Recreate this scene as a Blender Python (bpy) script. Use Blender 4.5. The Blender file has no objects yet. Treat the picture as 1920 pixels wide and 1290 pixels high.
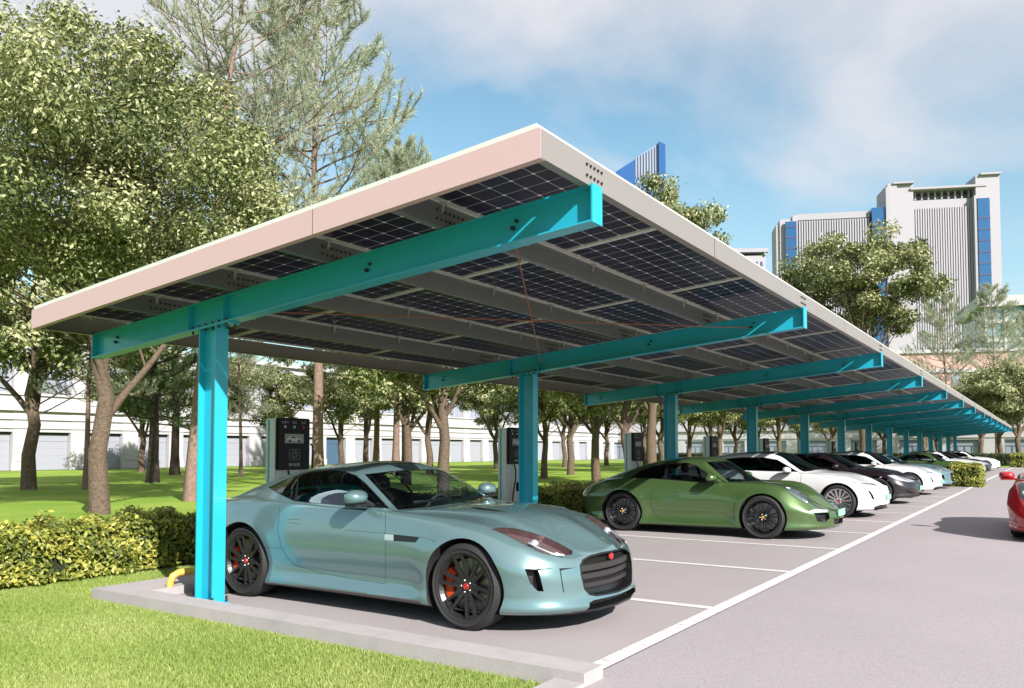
import bpy, bmesh, math, random
import numpy as np
from mathutils import Vector, Matrix
from math import radians, sin, cos, pi, sqrt, atan2
random.seed(7); RNG = np.random.default_rng(11)
SC = bpy.context.scene; COL = SC.collection

# ------------------------------------------------------------------ camera (fitted to the photograph)
CAMZ, FPX, PPY, PITCH, YAW = 1.365, 1511.95, 779.64, radians(2.4514), radians(33.6525)
cam_d = bpy.data.cameras.new('camera'); cam = bpy.data.objects.new('camera', cam_d); COL.objects.link(cam)
cam.location = (0, 0, CAMZ); cam.rotation_euler = (radians(90) + PITCH, 0, YAW)
cam_d.sensor_width = 36; cam_d.lens = 36 * FPX / 1920; cam_d.shift_y = (PPY - 645) / 1920
cam_d.clip_start = 0.05; cam_d.clip_end = 5000; SC.camera = cam
FW = np.array([-sin(YAW) * cos(PITCH), cos(YAW) * cos(PITCH), sin(PITCH)]); RT = np.array([cos(YAW), sin(YAW), 0.0]); UP = np.cross(RT, FW)
def ray(px, py): return FW + RT * (px - 960) / FPX + UP * (PPY - py) / FPX
def at_dist(px, d):            # ground point seen in column px at forward depth d
    r = ray(px, 860); t = d
    return (r[0] * t, r[1] * t)
def depth_of(x, y): return float(FW[0] * x + FW[1] * y)

# ------------------------------------------------------------------ tagging / objects
def tag(o, label=None, cat=None, group=None, kind=None):
    if label: o['label'] = label
    if cat: o['category'] = cat
    if group: o['group'] = group
    if kind: o['kind'] = kind
    return o
def link(name, data, parent=None):
    o = bpy.data.objects.new(name, data); COL.objects.link(o)
    if parent is not None: o.parent = parent
    return o
def empty(name, loc=(0, 0, 0), rz=0.0):
    o = link(name, None); o.location = loc; o.rotation_euler = (0, 0, rz); o.empty_display_size = 0.2
    return o
def copy_tree(o, parent=None):
    c = o.copy(); COL.objects.link(c)
    c.parent = parent
    for ch in list(o.children): copy_tree(ch, c)
    return c
def mesh_np(name, V, F, mats, mi=None, smooth=False):
    """V (n,3), F list of index tuples or (m,k) array"""
    me = bpy.data.meshes.new(name)
    V = np.asarray(V, dtype=np.float32)
    if isinstance(F, np.ndarray):
        m, k = F.shape
        me.vertices.add(len(V)); me.vertices.foreach_set('co', V.ravel())
        me.loops.add(m * k); me.loops.foreach_set('vertex_index', F.astype(np.int32).ravel())
        me.polygons.add(m); me.polygons.foreach_set('loop_start', np.arange(0, m * k, k, dtype=np.int32))
        me.polygons.foreach_set('loop_total', np.full(m, k, dtype=np.int32))
    else:
        me.from_pydata([tuple(map(float, v)) for v in V], [], [tuple(f) for f in F])
    if not isinstance(mats, (list, tuple)): mats = [mats]
    for mt in mats: me.materials.append(mt)
    n = len(me.polygons)
    if mi is not None: me.polygons.foreach_set('material_index', np.asarray(mi, dtype=np.int32))
    me.polygons.foreach_set('use_smooth', np.full(n, bool(smooth)))
    me.update(calc_edges=True)
    return me
class MB:
    """collects simple solids into one mesh"""
    def __init__(s): s.V = []; s.F = []; s.M = []; s.m = 0
    def add(s, V, F):
        b = len(s.V); s.V += [tuple(v) for v in V]; s.F += [tuple(i + b for i in f) for f in F]; s.M += [s.m] * len(F); return s
    def box(s, x0, x1, y0, y1, z0, z1, rot=None, c=None):
        V = [(x, y, z) for z in (z0, z1) for y in (y0, y1) for x in (x0, x1)]
        if rot is not None:
            c = Vector(c or (0, 0, 0)); V = [tuple(rot @ (Vector(v) - c) + c) for v in V]
        return s.add(V, [(0, 2, 3, 1), (4, 5, 7, 6), (0, 1, 5, 4), (2, 6, 7, 3), (0, 4, 6, 2), (1, 3, 7, 5)])
    def bar(s, a, b, w, h=None, up=(0, 0, 1), w2=None, h2=None):
        h = h or w; w2 = w2 or w; h2 = h2 or h
        a = Vector(a); b = Vector(b); d = (b - a).normalized(); u = Vector(up); sd = d.cross(u)
        if sd.length < 1e-4: sd = d.cross(Vector((1, 0, 0)))
        sd.normalize(); u = sd.cross(d)
        V = [p + sd * i * ww / 2 + u * j * hh / 2 for p, ww, hh in ((a, w, h), (b, w2, h2)) for i, j in ((-1, -1), (1, -1), (1, 1), (-1, 1))]
        return s.add(V, [(0, 1, 2, 3), (7, 6, 5, 4), (0, 4, 5, 1), (1, 5, 6, 2), (2, 6, 7, 3), (3, 7, 4, 0)])
    def tube(s, pts, r, n=10, caps=True):
        pts = [Vector(p) for p in pts]; rs = r if isinstance(r, (list, tuple)) else [r] * len(pts)
        V = []; F = []; u = None
        for i, p in enumerate(pts):
            d = (pts[min(i + 1, len(pts) - 1)] - pts[max(i - 1, 0)]).normalized()
            if u is None: u = d.cross(Vector((0, 0, 1)) if abs(d.z) < .9 else Vector((1, 0, 0))).normalized()
            else: u = (u - d * u.dot(d)).normalized()
            v = d.cross(u)
            for k in range(n):
                t = 2 * pi * k / n; V.append(p + (u * cos(t) + v * sin(t)) * rs[i])
        for i in range(len(pts) - 1):
            for k in range(n):
                a = i * n + k; b = i * n + (k + 1) % n; F.append((a, b, b + n, a + n))
        if caps: F.append(tuple(range(n))[::-1]); F.append(tuple(range(len(V) - n, len(V))))
        return s.add(V, F)
    def prism(s, poly, z0, z1, axis='z'):
        n = len(poly); m = {'z': lambda a, b, z: (a, b, z), 'y': lambda a, b, z: (a, z, b), 'x': lambda a, b, z: (z, a, b)}[axis]
        V = [m(a, b, z0) for a, b in poly] + [m(a, b, z1) for a, b in poly]
        F = [tuple(range(n))[::-1], tuple(range(n, 2 * n))] + [(i, (i + 1) % n, (i + 1) % n + n, i + n) for i in range(n)]
        return s.add(V, F)
    def lathe(s, prof, n=40, axis='y', full=True):
        """prof list of (r, a): a along axis"""
        V = []; F = []; k = len(prof)
        for i in range(n):
            t = 2 * pi * i / n
            for r, a in prof:
                V.append((r * cos(t), a, r * sin(t)) if axis == 'y' else (r * cos(t), r * sin(t), a) if axis == 'z' else (a, r * cos(t), r * sin(t)))
        for i in range(n):
            for j in range(k - 1):
                a = i * k + j; b = ((i + 1) % n) * k + j; F.append((a, b, b + 1, a + 1))
        return s.add(V, F)
    def ball(s, c, r, n=14, m=8):
        r = r if isinstance(r, (tuple, list)) else (r, r, r)
        V = []; F = []
        for j in range(m + 1):
            p = pi * j / m
            for i in range(n):
                t = 2 * pi * i / n; V.append((c[0] + r[0] * sin(p) * cos(t), c[1] + r[1] * sin(p) * sin(t), c[2] - r[2] * cos(p)))
        for j in range(m):
            for i in range(n):
                a = j * n + i; b = j * n + (i + 1) % n; F.append((a, b, b + n, a + n))
        return s.add(V, F)
    def mesh(s, name, mats, smooth=False, bevel=0, fixn=True):
        me = mesh_np(name, s.V, s.F, mats, s.M, smooth)
        bm = bmesh.new(); bm.from_mesh(me)
        if smooth: bmesh.ops.remove_doubles(bm, verts=bm.verts, dist=1e-5)
        if bevel: bmesh.ops.bevel(bm, geom=[e for e in bm.edges if e.is_manifold and e.calc_face_angle(0) > .5], offset=bevel, segments=2, affect='EDGES')
        if fixn: bmesh.ops.recalc_face_normals(bm, faces=bm.faces)
        bm.to_mesh(me); bm.free()
        if smooth: me.set_sharp_from_angle(angle=radians(40))
        return me
    def obj(s, name, mats, parent=None, smooth=False, bevel=0):
        return link(name, s.mesh(name, mats, smooth, bevel), parent)

# ------------------------------------------------------------------ materials
MATS = {}
ALB = .70
def nt(name):
    m = bpy.data.materials.new(name); m.use_nodes = True; n = m.node_tree; n.nodes.clear(); MATS[name] = m
    return m, n.nodes, n.links
def N(nodes, typ, **kw):
    nd = nodes.new(typ)
    for k, v in kw.items():
        if k.startswith('i_'): nd.inputs[int(k[2:])].default_value = v
        else: setattr(nd, k, v)
    return nd
def pm(name, col, rough=.5, metal=0., coat=0., spec=.5, noise=None, bump=None, emit=None, coord='Object', trans=0):
    """noise=(scale, amount, col2)  bump=(scale, strength)"""
    m, nd, ln = nt(name)
    if metal <= .5: col = tuple(c * ALB for c in col); noise = (noise[0], noise[1], tuple(c * ALB for c in noise[2])) if noise else None
    out = N(nd, 'ShaderNodeOutputMaterial'); p = N(nd, 'ShaderNodeBsdfPrincipled'); ln.new(p.outputs[0], out.inputs[0])
    I = p.inputs; I['Base Color'].default_value = (*col, 1); I['Roughness'].default_value = rough; I['Metallic'].default_value = metal
    I['Coat Weight'].default_value = coat; I['Coat Roughness'].default_value = .03; I['Specular IOR Level'].default_value = spec
    if emit: I['Emission Color'].default_value = (*emit[0], 1); I['Emission Strength'].default_value = emit[1]
    if noise or bump: tc = N(nd, 'ShaderNodeTexCoord')
    if noise:
        nz = N(nd, 'ShaderNodeTexNoise'); nz.inputs['Scale'].default_value = noise[0]; nz.inputs['Detail'].default_value = 6
        nz.inputs['Roughness'].default_value = .65
        ln.new(tc.outputs[coord], nz.inputs['Vector'])
        cr = N(nd, 'ShaderNodeValToRGB'); cr.color_ramp.elements[0].position = .5 - noise[1]; cr.color_ramp.elements[1].position = .5 + noise[1]
        cr.color_ramp.elements[0].color = (*noise[2], 1); cr.color_ramp.elements[1].color = (*col, 1)
        ln.new(nz.outputs['Fac'], cr.inputs[0]); ln.new(cr.outputs[0], I['Base Color'])
    if bump:
        nb = N(nd, 'ShaderNodeTexNoise'); nb.inputs['Scale'].default_value = bump[0]; nb.inputs['Detail'].default_value = 5
        ln.new(tc.outputs[coord], nb.inputs['Vector'])
        bp = N(nd, 'ShaderNodeBump'); bp.inputs['Strength'].default_value = bump[1]; bp.inputs['Distance'].default_value = .02
        ln.new(nb.outputs['Fac'], bp.inputs['Height']); ln.new(bp.outputs[0], I['Normal'])
    return m
def glass_mat(name, tint, refl=1.0, rough=.0):
    m, nd, ln = nt(name)
    out = N(nd, 'ShaderNodeOutputMaterial'); tr = N(nd, 'ShaderNodeBsdfTransparent'); tr.inputs[0].default_value = (*tint, 1)
    gl = N(nd, 'ShaderNodeBsdfGlossy'); gl.inputs['Roughness'].default_value = rough; gl.inputs[0].default_value = (1, 1, 1, 1)
    fr = N(nd, 'ShaderNodeFresnel'); geo = N(nd, 'ShaderNodeNewGeometry'); ior = N(nd, 'ShaderNodeMapRange'); ior.inputs['To Min'].default_value = 1.5; ior.inputs['To Max'].default_value = 1 / 1.5; ln.new(geo.outputs['Backfacing'], ior.inputs['Value']); ln.new(ior.outputs[0], fr.inputs[0])
    mu = N(nd, 'ShaderNodeMath', operation='MULTIPLY_ADD'); mu.inputs[1].default_value = refl; mu.inputs[2].default_value = .02; mu.use_clamp = True
    mx = N(nd, 'ShaderNodeMixShader'); ln.new(fr.outputs[0], mu.inputs[0]); ln.new(mu.outputs[0], mx.inputs[0]); ln.new(tr.outputs[0], mx.inputs[1]); ln.new(gl.outputs[0], mx.inputs[2]); ln.new(mx.outputs[0], out.inputs[0])
    return m
def leaf_mat(name, c1, c2, c3, transl=.35, rough=.5):
    m, nd, ln = nt(name); c1, c2, c3 = (tuple(c * .80 for c in q) for q in (c1, c2, c3))
    out = N(nd, 'ShaderNodeOutputMaterial'); p = N(nd, 'ShaderNodeBsdfPrincipled'); p.inputs['Roughness'].default_value = rough
    at = N(nd, 'ShaderNodeAttribute', attribute_name='tint')
    cr = N(nd, 'ShaderNodeValToRGB'); e = cr.color_ramp.elements; e[0].color = (*c1, 1); e[1].color = (*c3, 1); k = e.new(.5); k.color = (*c2, 1)
    ln.new(at.outputs['Fac'], cr.inputs[0]); ln.new(cr.outputs[0], p.inputs['Base Color'])
    tl = N(nd, 'ShaderNodeBsdfTranslucent'); ln.new(cr.outputs[0], tl.inputs[0])
    mx = N(nd, 'ShaderNodeMixShader', i_0=transl); ln.new(p.outputs[0], mx.inputs[1]); ln.new(tl.outputs[0], mx.inputs[2]); ln.new(mx.outputs[0], out.inputs[0])
    return m
def set_tint(me, arr):
    a = me.attributes.new('tint', 'FLOAT', 'FACE'); a.data.foreach_set('value', np.asarray(arr, dtype=np.float32))
# ------------------------------------------------------------------ cars
M = MATS
pm('rubber', (.022, .021, .022), .75, bump=(60, .2)); pm('rim_black', (.03, .03, .033), .28, metal=.75); pm('rim_dark', (.035, .034, .036), .35, metal=.6)
pm('rim_silver', (.62, .62, .64), .25, metal=.9); pm('disc_steel', (.25, .24, .24), .35, metal=1); pm('caliper_red', (.75, .07, .01), .4); pm('caliper_grey', (.12, .12, .13), .5)
pm('black_trim', (.012, .012, .013), .3); pm('black_matt', (.015, .015, .016), .8); pm('chrome', (.75, .76, .78), .12, metal=1)
pm('interior', (.03, .028, .028), .7); pm('interior_tan', (.17, .11, .09), .7); pm('gap', (.008, .009, .01), .9); pm('lamp_lens', (.55, .57, .6), .1, coat=1)
pm('lamp_red', (.35, .01, .01), .15, coat=1); pm('badge_red', (.5, .03, .03), .3); pm('badge_gold', (.8, .45, .1), .3, metal=.6); pm('plate_green', (.35, .75, .5), .5); pm('mirror_glass', (.7, .72, .75), .03, metal=1)
pm('lamp_housing', (.42, .25, .235), .25, metal=.35, coat=1); pm('lamp_clear', (.75, .76, .8), .08, metal=.5, coat=1); pm('sill_grey', (.12, .10, .10), .5); pm('skid', (.02, .02, .022), .9)
glass_mat('glass_clear', (.72, .82, .84), 1.0); glass_mat('glass_sky_tint', (.52, .58, .80), 2.2); glass_mat('glass_dark', (.025, .028, .032), 1.0); glass_mat('glass_lens', (.8, .84, .88), 1.3)  # coupe side glass: sky reflection put into its blue tint, reflectance raised
pm('grille_mesh', (.05, .045, .045), .5, metal=.3); pm('lug', (.8, .8, .8), .3, metal=1)

def pchip(xs, ys, x):
    xs = np.asarray(xs, float); ys = np.asarray(ys, float)
    o = np.argsort(xs); xs = xs[o]; ys = ys[o]; h = np.diff(xs); d = np.diff(ys) / h; m = np.zeros(len(xs))
    for i in range(1, len(xs) - 1):
        if d[i - 1] * d[i] > 0:
            w1 = 2 * h[i] + h[i - 1]; w2 = h[i] + 2 * h[i - 1]; m[i] = (w1 + w2) / (w1 / d[i - 1] + w2 / d[i])
    m[0] = d[0]; m[-1] = d[-1]
    x = np.clip(x, xs[0], xs[-1]); i = np.clip(np.searchsorted(xs, x) - 1, 0, len(h) - 1); t = (x - xs[i]) / h[i]
    return (1 + 2 * t) * (1 - t) ** 2 * ys[i] + t * (1 - t) ** 2 * h[i] * m[i] + t * t * (3 - 2 * t) * ys[i + 1] + t * t * (t - 1) * h[i] * m[i + 1]
def K(s):      # 'x:v x:v' -> arrays
    a = [tuple(map(float, q.split(':'))) for q in s.split()]; return ([p[0] for p in a], [p[1] for p in a])
def body_grid(S):
    """S: spec. returns half grid P[i,j] (y>=0)"""
    xa, xb = S['xa'], S['xb']; nm = S.get('nm', 96); nw = 30
    xs_main = np.linspace(xb, xa, nm)
    th = np.linspace(0, pi / 2, nw + 1)[1:]
    f = lambda k, x: pchip(*K(S[k]), x)
    NR = 12
    zn, Fx = S['zn'], S['fx']; zr_, Rx = S['zr_end'], S['rx']
    grid = []
    def rows(x):
        W = f('W', x); zb = f('zb', x); zm = f('zm', x); zs = f('zs', x); Ws = f('Ws', x); Wr = f('Wr', x); zr = f('zr', x); zt = f('zt', x)
        tk = f('tuck', x)
        Y = [W - .05, W - .012, W - tk, W - tk * .45, W, W * .45 + Ws * .55 + .012, Ws, Ws - f('lip', x), None, Wr, Wr * .52, 0 * x]
        Z = [zb, zb + .035, zb + (zm - zb) * .36, zb + (zm - zb) * .68, zm, zm + (zs - zm) * .62, zs, zs + .018, None, zr, zr + (zt - zr) * .80, zt]
        bw = f('bow', x)
        Y[8] = Y[7] * .52 + Wr * .48 + bw; Z[8] = Z[7] * .52 + zr * .48 + bw * .4
        return Y, Z
    P = []
    def emit(x0, side, t):
        out = []
        for j in range(NR):
            if side == 0: x = x0; Y, Z = rows(x); out.append((float(x), float(Y[j]), float(Z[j])))
            else:
                a = xa if side > 0 else xb; E = Fx[j] if side > 0 else Rx[j]; x = a + (E - a) * t
                Y, Z = rows(x); p, q = S['pq'] if side > 0 else S['pqr']
                y = float(Y[j]) * max(0., 1 - t ** p) ** (1 / q); ze = (zn if side > 0 else zr_)[j]; k = S.get('kz', 2.2)
                z = float(Z[j]) + (ze - float(Z[j])) * (t ** k if j < 11 else t ** 6)
                out.append((float(x), y, z))
        return out
    pr = S['pqr'][0]; pf = S['pq'][0]
    for t in th[::-1]: P.append(emit(None, -1, sin(t) ** (2 / pr)))
    for x in xs_main: P.append(emit(x, 0, 0))
    for t in th: P.append(emit(None, 1, sin(t) ** (2 / pf)))
    P = np.array(P)                       # stations x rows x 3
    # Catmull-Rom across rows
    sub = S.get('sub', 5); out = []
    for i in range(NR - 1):
        p1 = P[:, i]; p2 = P[:, i + 1]; p0 = P[:, i - 1] if i > 0 else 2 * p1 - p2
        if i + 2 < NR: p3 = P[:, i + 2]
        else: p3 = p1 * np.array([1, -1, 1])
        for k in range(sub):
            t = k / sub
            out.append(.5 * ((2 * p1) + (-p0 + p2) * t + (2 * p0 - 5 * p1 + 4 * p2 - p3) * t * t + (-p0 + 3 * p1 - 3 * p2 + p3) * t ** 3))
    out.append(P[:, -1]); G = np.stack(out, 1)
    G[:, :, 1] = np.maximum(G[:, :, 1], 0); G[0, :, 1] = 0; G[-1, :, 1] = 0; G[:, -1, 1] = 0
    # wheel-arch flares
    for ax in (0, -S['wb']):
        d = np.hypot(G[:, :, 0] - ax, G[:, :, 2] - S['rw']); w = np.exp(-((d - S['Ra'] - .03) / .07) ** 2) * (G[:, :, 2] < S['flare_z']) * (G[:, :, 1] > .55)
        G[:, :, 1] += S['flare'] * w
    return G
class Body:
    def __init__(s, S, loc=(0, 0)):
        s.S = S; G = body_grid(S); n, m = G.shape[:2]
        s.bm = bm = bmesh.new(); vs = [[bm.verts.new(G[i, j]) for j in range(m)] for i in range(n)]
        for i in range(n - 1):
            for j in range(m - 1):
                q = [vs[i][j], vs[i + 1][j], vs[i + 1][j + 1], vs[i][j + 1]]
                try: bm.faces.new(q[::-1])
                except ValueError: pass
        bmesh.ops.remove_doubles(bm, verts=bm.verts, dist=2e-4)
        s.lay = bm.faces.layers.int.new('reg'); s.names = ['body']; s.loc = loc
        # camera expressed in (mirrored) car space, car facing +X, near side = -Y mirrored to +y
        s.camo = np.array([0 - loc[0], -(0 - loc[1]), CAMZ]); mir = np.array([1, -1, 1])
        s.fw, s.rt, s.up = FW * mir, RT * mir, UP * mir
    def proj(s, view, c):
        if view == 'side': return c.x, c.z
        if view == 'top': return c.x, c.y
        if view == 'front': return c.y, c.z
        q = np.array(c) - s.camo; z = q @ s.fw; return 960 + FPX * (q @ s.rt) / z, PPY - FPX * (q @ s.up) / z
    def plane(s, view, p, q):
        if view == 'side': return (p[0], 0, p[1]), (-(q[1] - p[1]), 0, q[0] - p[0])
        if view == 'top': return (p[0], p[1], 0), (-(q[1] - p[1]), q[0] - p[0], 0)
        if view == 'front': return (0, p[0], p[1]), (0, -(q[1] - p[1]), q[0] - p[0])
        r = [s.fw + s.rt * (a[0] - 960) / FPX + s.up * (PPY - a[1]) / FPX for a in (p, q)]
        return tuple(s.camo), tuple(np.cross(r[0], r[1]))
    def cut(s, view, poly, name, filt=None):
        bm = s.bm; eps = {'cam': 1.5}.get(view, .004); n = len(poly)
        x0, x1 = min(p[0] for p in poly) - eps, max(p[0] for p in poly) + eps; y0, y1 = min(p[1] for p in poly) - eps, max(p[1] for p in poly) + eps
        def cand():
            r = []
            for f in bm.faces:
                if filt and not filt(f): continue
                pr = [s.proj(view, v.co) for v in f.verts]
                a0 = min(q[0] for q in pr); a1 = max(q[0] for q in pr); b0 = min(q[1] for q in pr); b1 = max(q[1] for q in pr)
                if a1 > x0 and a0 < x1 and b1 > y0 and b0 < y1: r.append(f)
            return r
        fs = cand()
        for i in range(n):
            p, q = poly[i], poly[(i + 1) % n]
            if abs(p[0] - q[0]) + abs(p[1] - q[1]) < 1e-6: continue
            lx0, lx1 = min(p[0], q[0]) - eps, max(p[0], q[0]) + eps; ly0, ly1 = min(p[1], q[1]) - eps, max(p[1], q[1]) + eps
            sel = []
            for f in fs:
                if not f.is_valid: continue
                pr = [s.proj(view, v.co) for v in f.verts]
                if max(a[0] for a in pr) < lx0 or min(a[0] for a in pr) > lx1 or max(a[1] for a in pr) < ly0 or min(a[1] for a in pr) > ly1: continue
                dx, dy = q[0] - p[0], q[1] - p[1]; sd = [(a[0] - p[0]) * dy - (a[1] - p[1]) * dx for a in pr]
                if min(sd) < 0 < max(sd): sel.append(f)
            if sel:
                co, no = s.plane(view, p, q)
                es = {e for f in sel for e in f.edges}; vs = {v for f in sel for v in f.verts}
                r = bmesh.ops.bisect_plane(bm, geom=list(sel) + list(es) + list(vs), plane_co=co, plane_no=no, dist=1e-6)
                fs = [f for f in fs if f.is_valid]; st = set(fs)
                for g in r['geom']:
                    if isinstance(g, bmesh.types.BMFace) and g not in st: fs.append(g); st.add(g)
                for g in r['geom_cut']:
                    for f in g.link_faces:
                        if f not in st: fs.append(f); st.add(f)
        if name not in s.names: s.names.append(name)
        k = s.names.index(name); cnt = 0
        for f in fs:
            if not f.is_valid or (filt and not filt(f)): continue
            c = s.proj(view, f.calc_center_median()); ins = False; j = n - 1
            for i in range(n):
                a, b = poly[i], poly[j]
                if (a[1] > c[1]) != (b[1] > c[1]) and c[0] < (b[0] - a[0]) * (c[1] - a[1]) / (b[1] - a[1]) + a[0]: ins = not ins
                j = i
            if ins: f[s.lay] = k; cnt += 1
        return cnt
    def strip(s, view, pts, w, name='gap', filt=None):
        # thin band along polyline: only recolours faces that are body
        base = lambda f: f[s.lay] == 0 and (filt is None or filt(f))
        for a, b in zip(pts[:-1], pts[1:]):
            dx, dy = b[0] - a[0], b[1] - a[1]; L = sqrt(dx * dx + dy * dy); nx, ny = -dy / L * w / 2, dx / L * w / 2; ex, ey = dx / L * w * .3, dy / L * w * .3
            s.cut(view, [(a[0] + nx - ex, a[1] + ny - ey), (b[0] + nx + ex, b[1] + ny + ey), (b[0] - nx + ex, b[1] - ny + ey), (a[0] - nx - ex, a[1] - ny - ey)], name, base)
    def shell(s, name, vec, absy=None, both=True):
        """open recess of region: returns (V,F) of walls and pushed-in cap; the region faces are then dropped"""
        k = s.names.index(name); V = []; F = []; Fc = []; idx = {}
        def g(v, inn):
            key = (v.index, inn)
            if key not in idx:
                c = v.co.copy()
                if inn:
                    if absy is not None: c.y = absy
                    else: c = c + Vector(vec)
                    if v.co.y < 1e-4: c.y = 0
                idx[key] = len(V); V.append(tuple(c))
            return idx[key]
        s.bm.verts.index_update()
        for f in s.bm.faces:
            if f[s.lay] != k: continue
            if absy is None: Fc.append([g(v, 1) for v in f.verts])
            for e in f.edges:
                o = [x for x in e.link_faces if x is not f]
                if (o and o[0][s.lay] != k) or (not o and e.verts[0].co.y > 1e-4):
                    a, b = e.verts; F.append((g(a, 0), g(b, 0), g(b, 1), g(a, 1)))
        return V, F, Fc
    def normals(s):
        s.bm.normal_update(); s.bm.verts.index_update(); s.bm.faces.index_update()
        s.vn = [v.normal.copy() for v in s.bm.verts]
        for i, v in enumerate(s.bm.verts):
            if v.co.y < 1e-4: n = s.vn[i]; n.y = 0; s.vn[i] = n.normalized() if n.length > 0 else n
    def part(s, names, mname, mat, sides='both', offset=0.0, thick=0):
        ks = [s.names.index(n) for n in names if n in s.names]; V = []; F = []; NRM = []
        for sg in ((1, -1) if sides == 'both' else (1,) if sides == 'L' else (-1,)):
            idx = {}
            for f in s.bm.faces:
                if f[s.lay] not in ks: continue
                q = []
                for v in f.verts:
                    if v.index not in idx:
                        c = v.co + s.vn[v.index] * offset; nn = s.vn[v.index]
                        idx[v.index] = len(V); V.append((c.x, c.y * sg, c.z)); NRM.append((nn.x, nn.y * sg, nn.z))
                    q.append(idx[v.index])
                F.append(q if sg > 0 else q[::-1])
        if not F: return None
        me = mesh_np(mname, V, F, mat, smooth=True)
        try: me.normals_split_custom_set_from_vertices(NRM)
        except Exception as ex: print('normals', ex)
        return me
def mirror_VF(V, F):
    n = len(V); return V + [(x, -y, z) for x, y, z in V], list(F) + [tuple(i + n for i in f)[::-1] for f in F]

def circ(cx, cz, r, n=44, a0=0, a1=2 * pi): return [(cx + r * cos(a0 + (a1 - a0) * i / n), cz + r * sin(a0 + (a1 - a0) * i / n)) for i in range(n)]

def wheel_meshes(r, w, style, rimr, matr):
    t = MB(); hw = w / 2; q = r - rimr
    t.lathe([(rimr - .012, -hw + .02), (rimr + .01, -hw + .004), (rimr + q * .45, -hw - .004), (r - .035, -hw + .006), (r - .008, -hw + .028), (r, -hw + .05), (r, -.035), (r - .006, -.03), (r - .006, -.022), (r, -.018), (r, .018), (r - .006, .022), (r - .006, .03), (r, .035),
             (r, hw - .05), (r - .008, hw - .028), (r - .035, hw - .006), (rimr + q * .45, hw + .004), (rimr + .022, hw + .002), (rimr + .016, hw - .004), (rimr - .004, hw - .004), (rimr - .012, hw - .02)], 56)
    tyre = t.mesh('wheel', M['rubber'], smooth=True)
    b = MB(); o = hw - .012      # outer face y
    b.lathe([(rimr - .014, -hw + .02), (rimr - .03, -hw + .03), (rimr - .045, 0), (rimr - .04, o - .03), (rimr - .02, o), (rimr - .002, o + .004), (rimr - .001, o - .01)], 56)
    b.lathe([(.0, o - .03), (.055, o - .03), (.072, o - .045), (.075, o - .09), (.0, o - .1)], 24)
    def spoke(a, da0, da1, w0, w1, r0=.055, r1=None, y0=None, y1=None, th=.03):
        r1 = r1 or rimr - .022; y0 = o - .045 if y0 is None else y0; y1 = o - .012 if y1 is None else y1
        p = Vector((r0 * cos(a + da0), y0, r0 * sin(a + da0))); e = Vector((r1 * cos(a + da1), y1, r1 * sin(a + da1)))
        b.bar(p, e, w0, th, up=(0, 1, 0), w2=w1, h2=th * .8)
    if style == 'twin6':
        for i in range(6):
            a = i * pi / 3 + .25; spoke(a, -.35, -.17, .026, .020); spoke(a, .35, .17, .026, .020); 
            spoke(a, 0, 0, .05, .02, r1=rimr * .45, y1=o - .04)
            e1 = a - .17; e2 = a + .17; rr = rimr - .03
            b.bar((rr * cos(e1), o - .014, rr * sin(e1)), (rr * cos(e2), o - .014, rr * sin(e2)), .02, .02, up=(0, 1, 0))
    elif style == 'multi':
        for i in range(16): a = i * pi / 8; spoke(a, 0, .06 if i % 2 else -.06, .017, .013, th=.022)
    elif style == 'fan5':
        for i in range(5):
            a = i * 2 * pi / 5 + .3; spoke(a, -.3, -.20, .035, .030); spoke(a, .3, .20, .035, .030); spoke(a, .62, .63, .018, .03, r0=.1)
    else:
        for i in range(10): a = i * pi / 5; spoke(a, 0, 0, .03, .022)
    rim = b.mesh('rim', M[matr], bevel=0)
    l = MB()
    for i in range(5): a = i * 2 * pi / 5; l.ball((.045 * cos(a), o - .03, .045 * sin(a)), .0085, 8, 5)
    lug = l.mesh('wheel_nuts', M['lug'], smooth=True)
    c = MB(); c.lathe([(0, o - .02), (.022, o - .021), (.026, o - .028)], 20); cap = c.mesh('centre_cap', M['badge_red'], smooth=True)
    d = MB(); d.lathe([(.06, .0), (rimr - .055, .0), (rimr - .055, .022), (.06, .022)], 40); disc = d.mesh('brake_disc', M['disc_steel'], smooth=False)
    k = MB(); prof = [(rimr - .115) , (rimr - .03)]; V = []; F = []; nn = 10
    for i in range(nn + 1):
        t = pi - .62 + 1.24 * i / nn
        for rr, yy in ((prof[0], -.02), (prof[1], -.02), (prof[1], .055), (prof[0], .055)): V.append((rr * cos(t), yy, rr * sin(t)))
    for i in range(nn):
        for j in range(4): F.append((i * 4 + j, i * 4 + (j + 1) % 4, i * 4 + 4 + (j + 1) % 4, i * 4 + 4 + j))
    F += [(0, 1, 2, 3), tuple(range(nn * 4, nn * 4 + 4))[::-1]]; k.add(V, F); cal = k.mesh('brake_caliper', M['caliper_red'], bevel=.004)
    return tyre, rim, lug, cap, disc, cal
def add_wheels(root, S, wm, cal_mat=None, capmat=None):
    tyre, rim, lug, cap, disc, cal = wm
    if capmat: cap.materials[0] = M[capmat]
    if cal_mat: cal.materials[0] = M[cal_mat]
    for ax in (0, -S['wb']):
        for sg in (1, -1):
            hw = S['tw'] / 2
            w = link('wheel', tyre, root); w.location = (ax, sg * (S['track'] - hw), S['rw']); w.rotation_euler = (0, 0, 0 if sg > 0 else pi)
            for nme, me in (('rim', rim), ('wheel_nuts', lug), ('centre_cap', cap), ('brake_disc', disc)): link(nme, me, w)
            c = link('brake_caliper', cal, w)
            if sg < 0: c.rotation_euler = (0, pi, 0)
            c.scale = (1, 1, 1)
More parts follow.
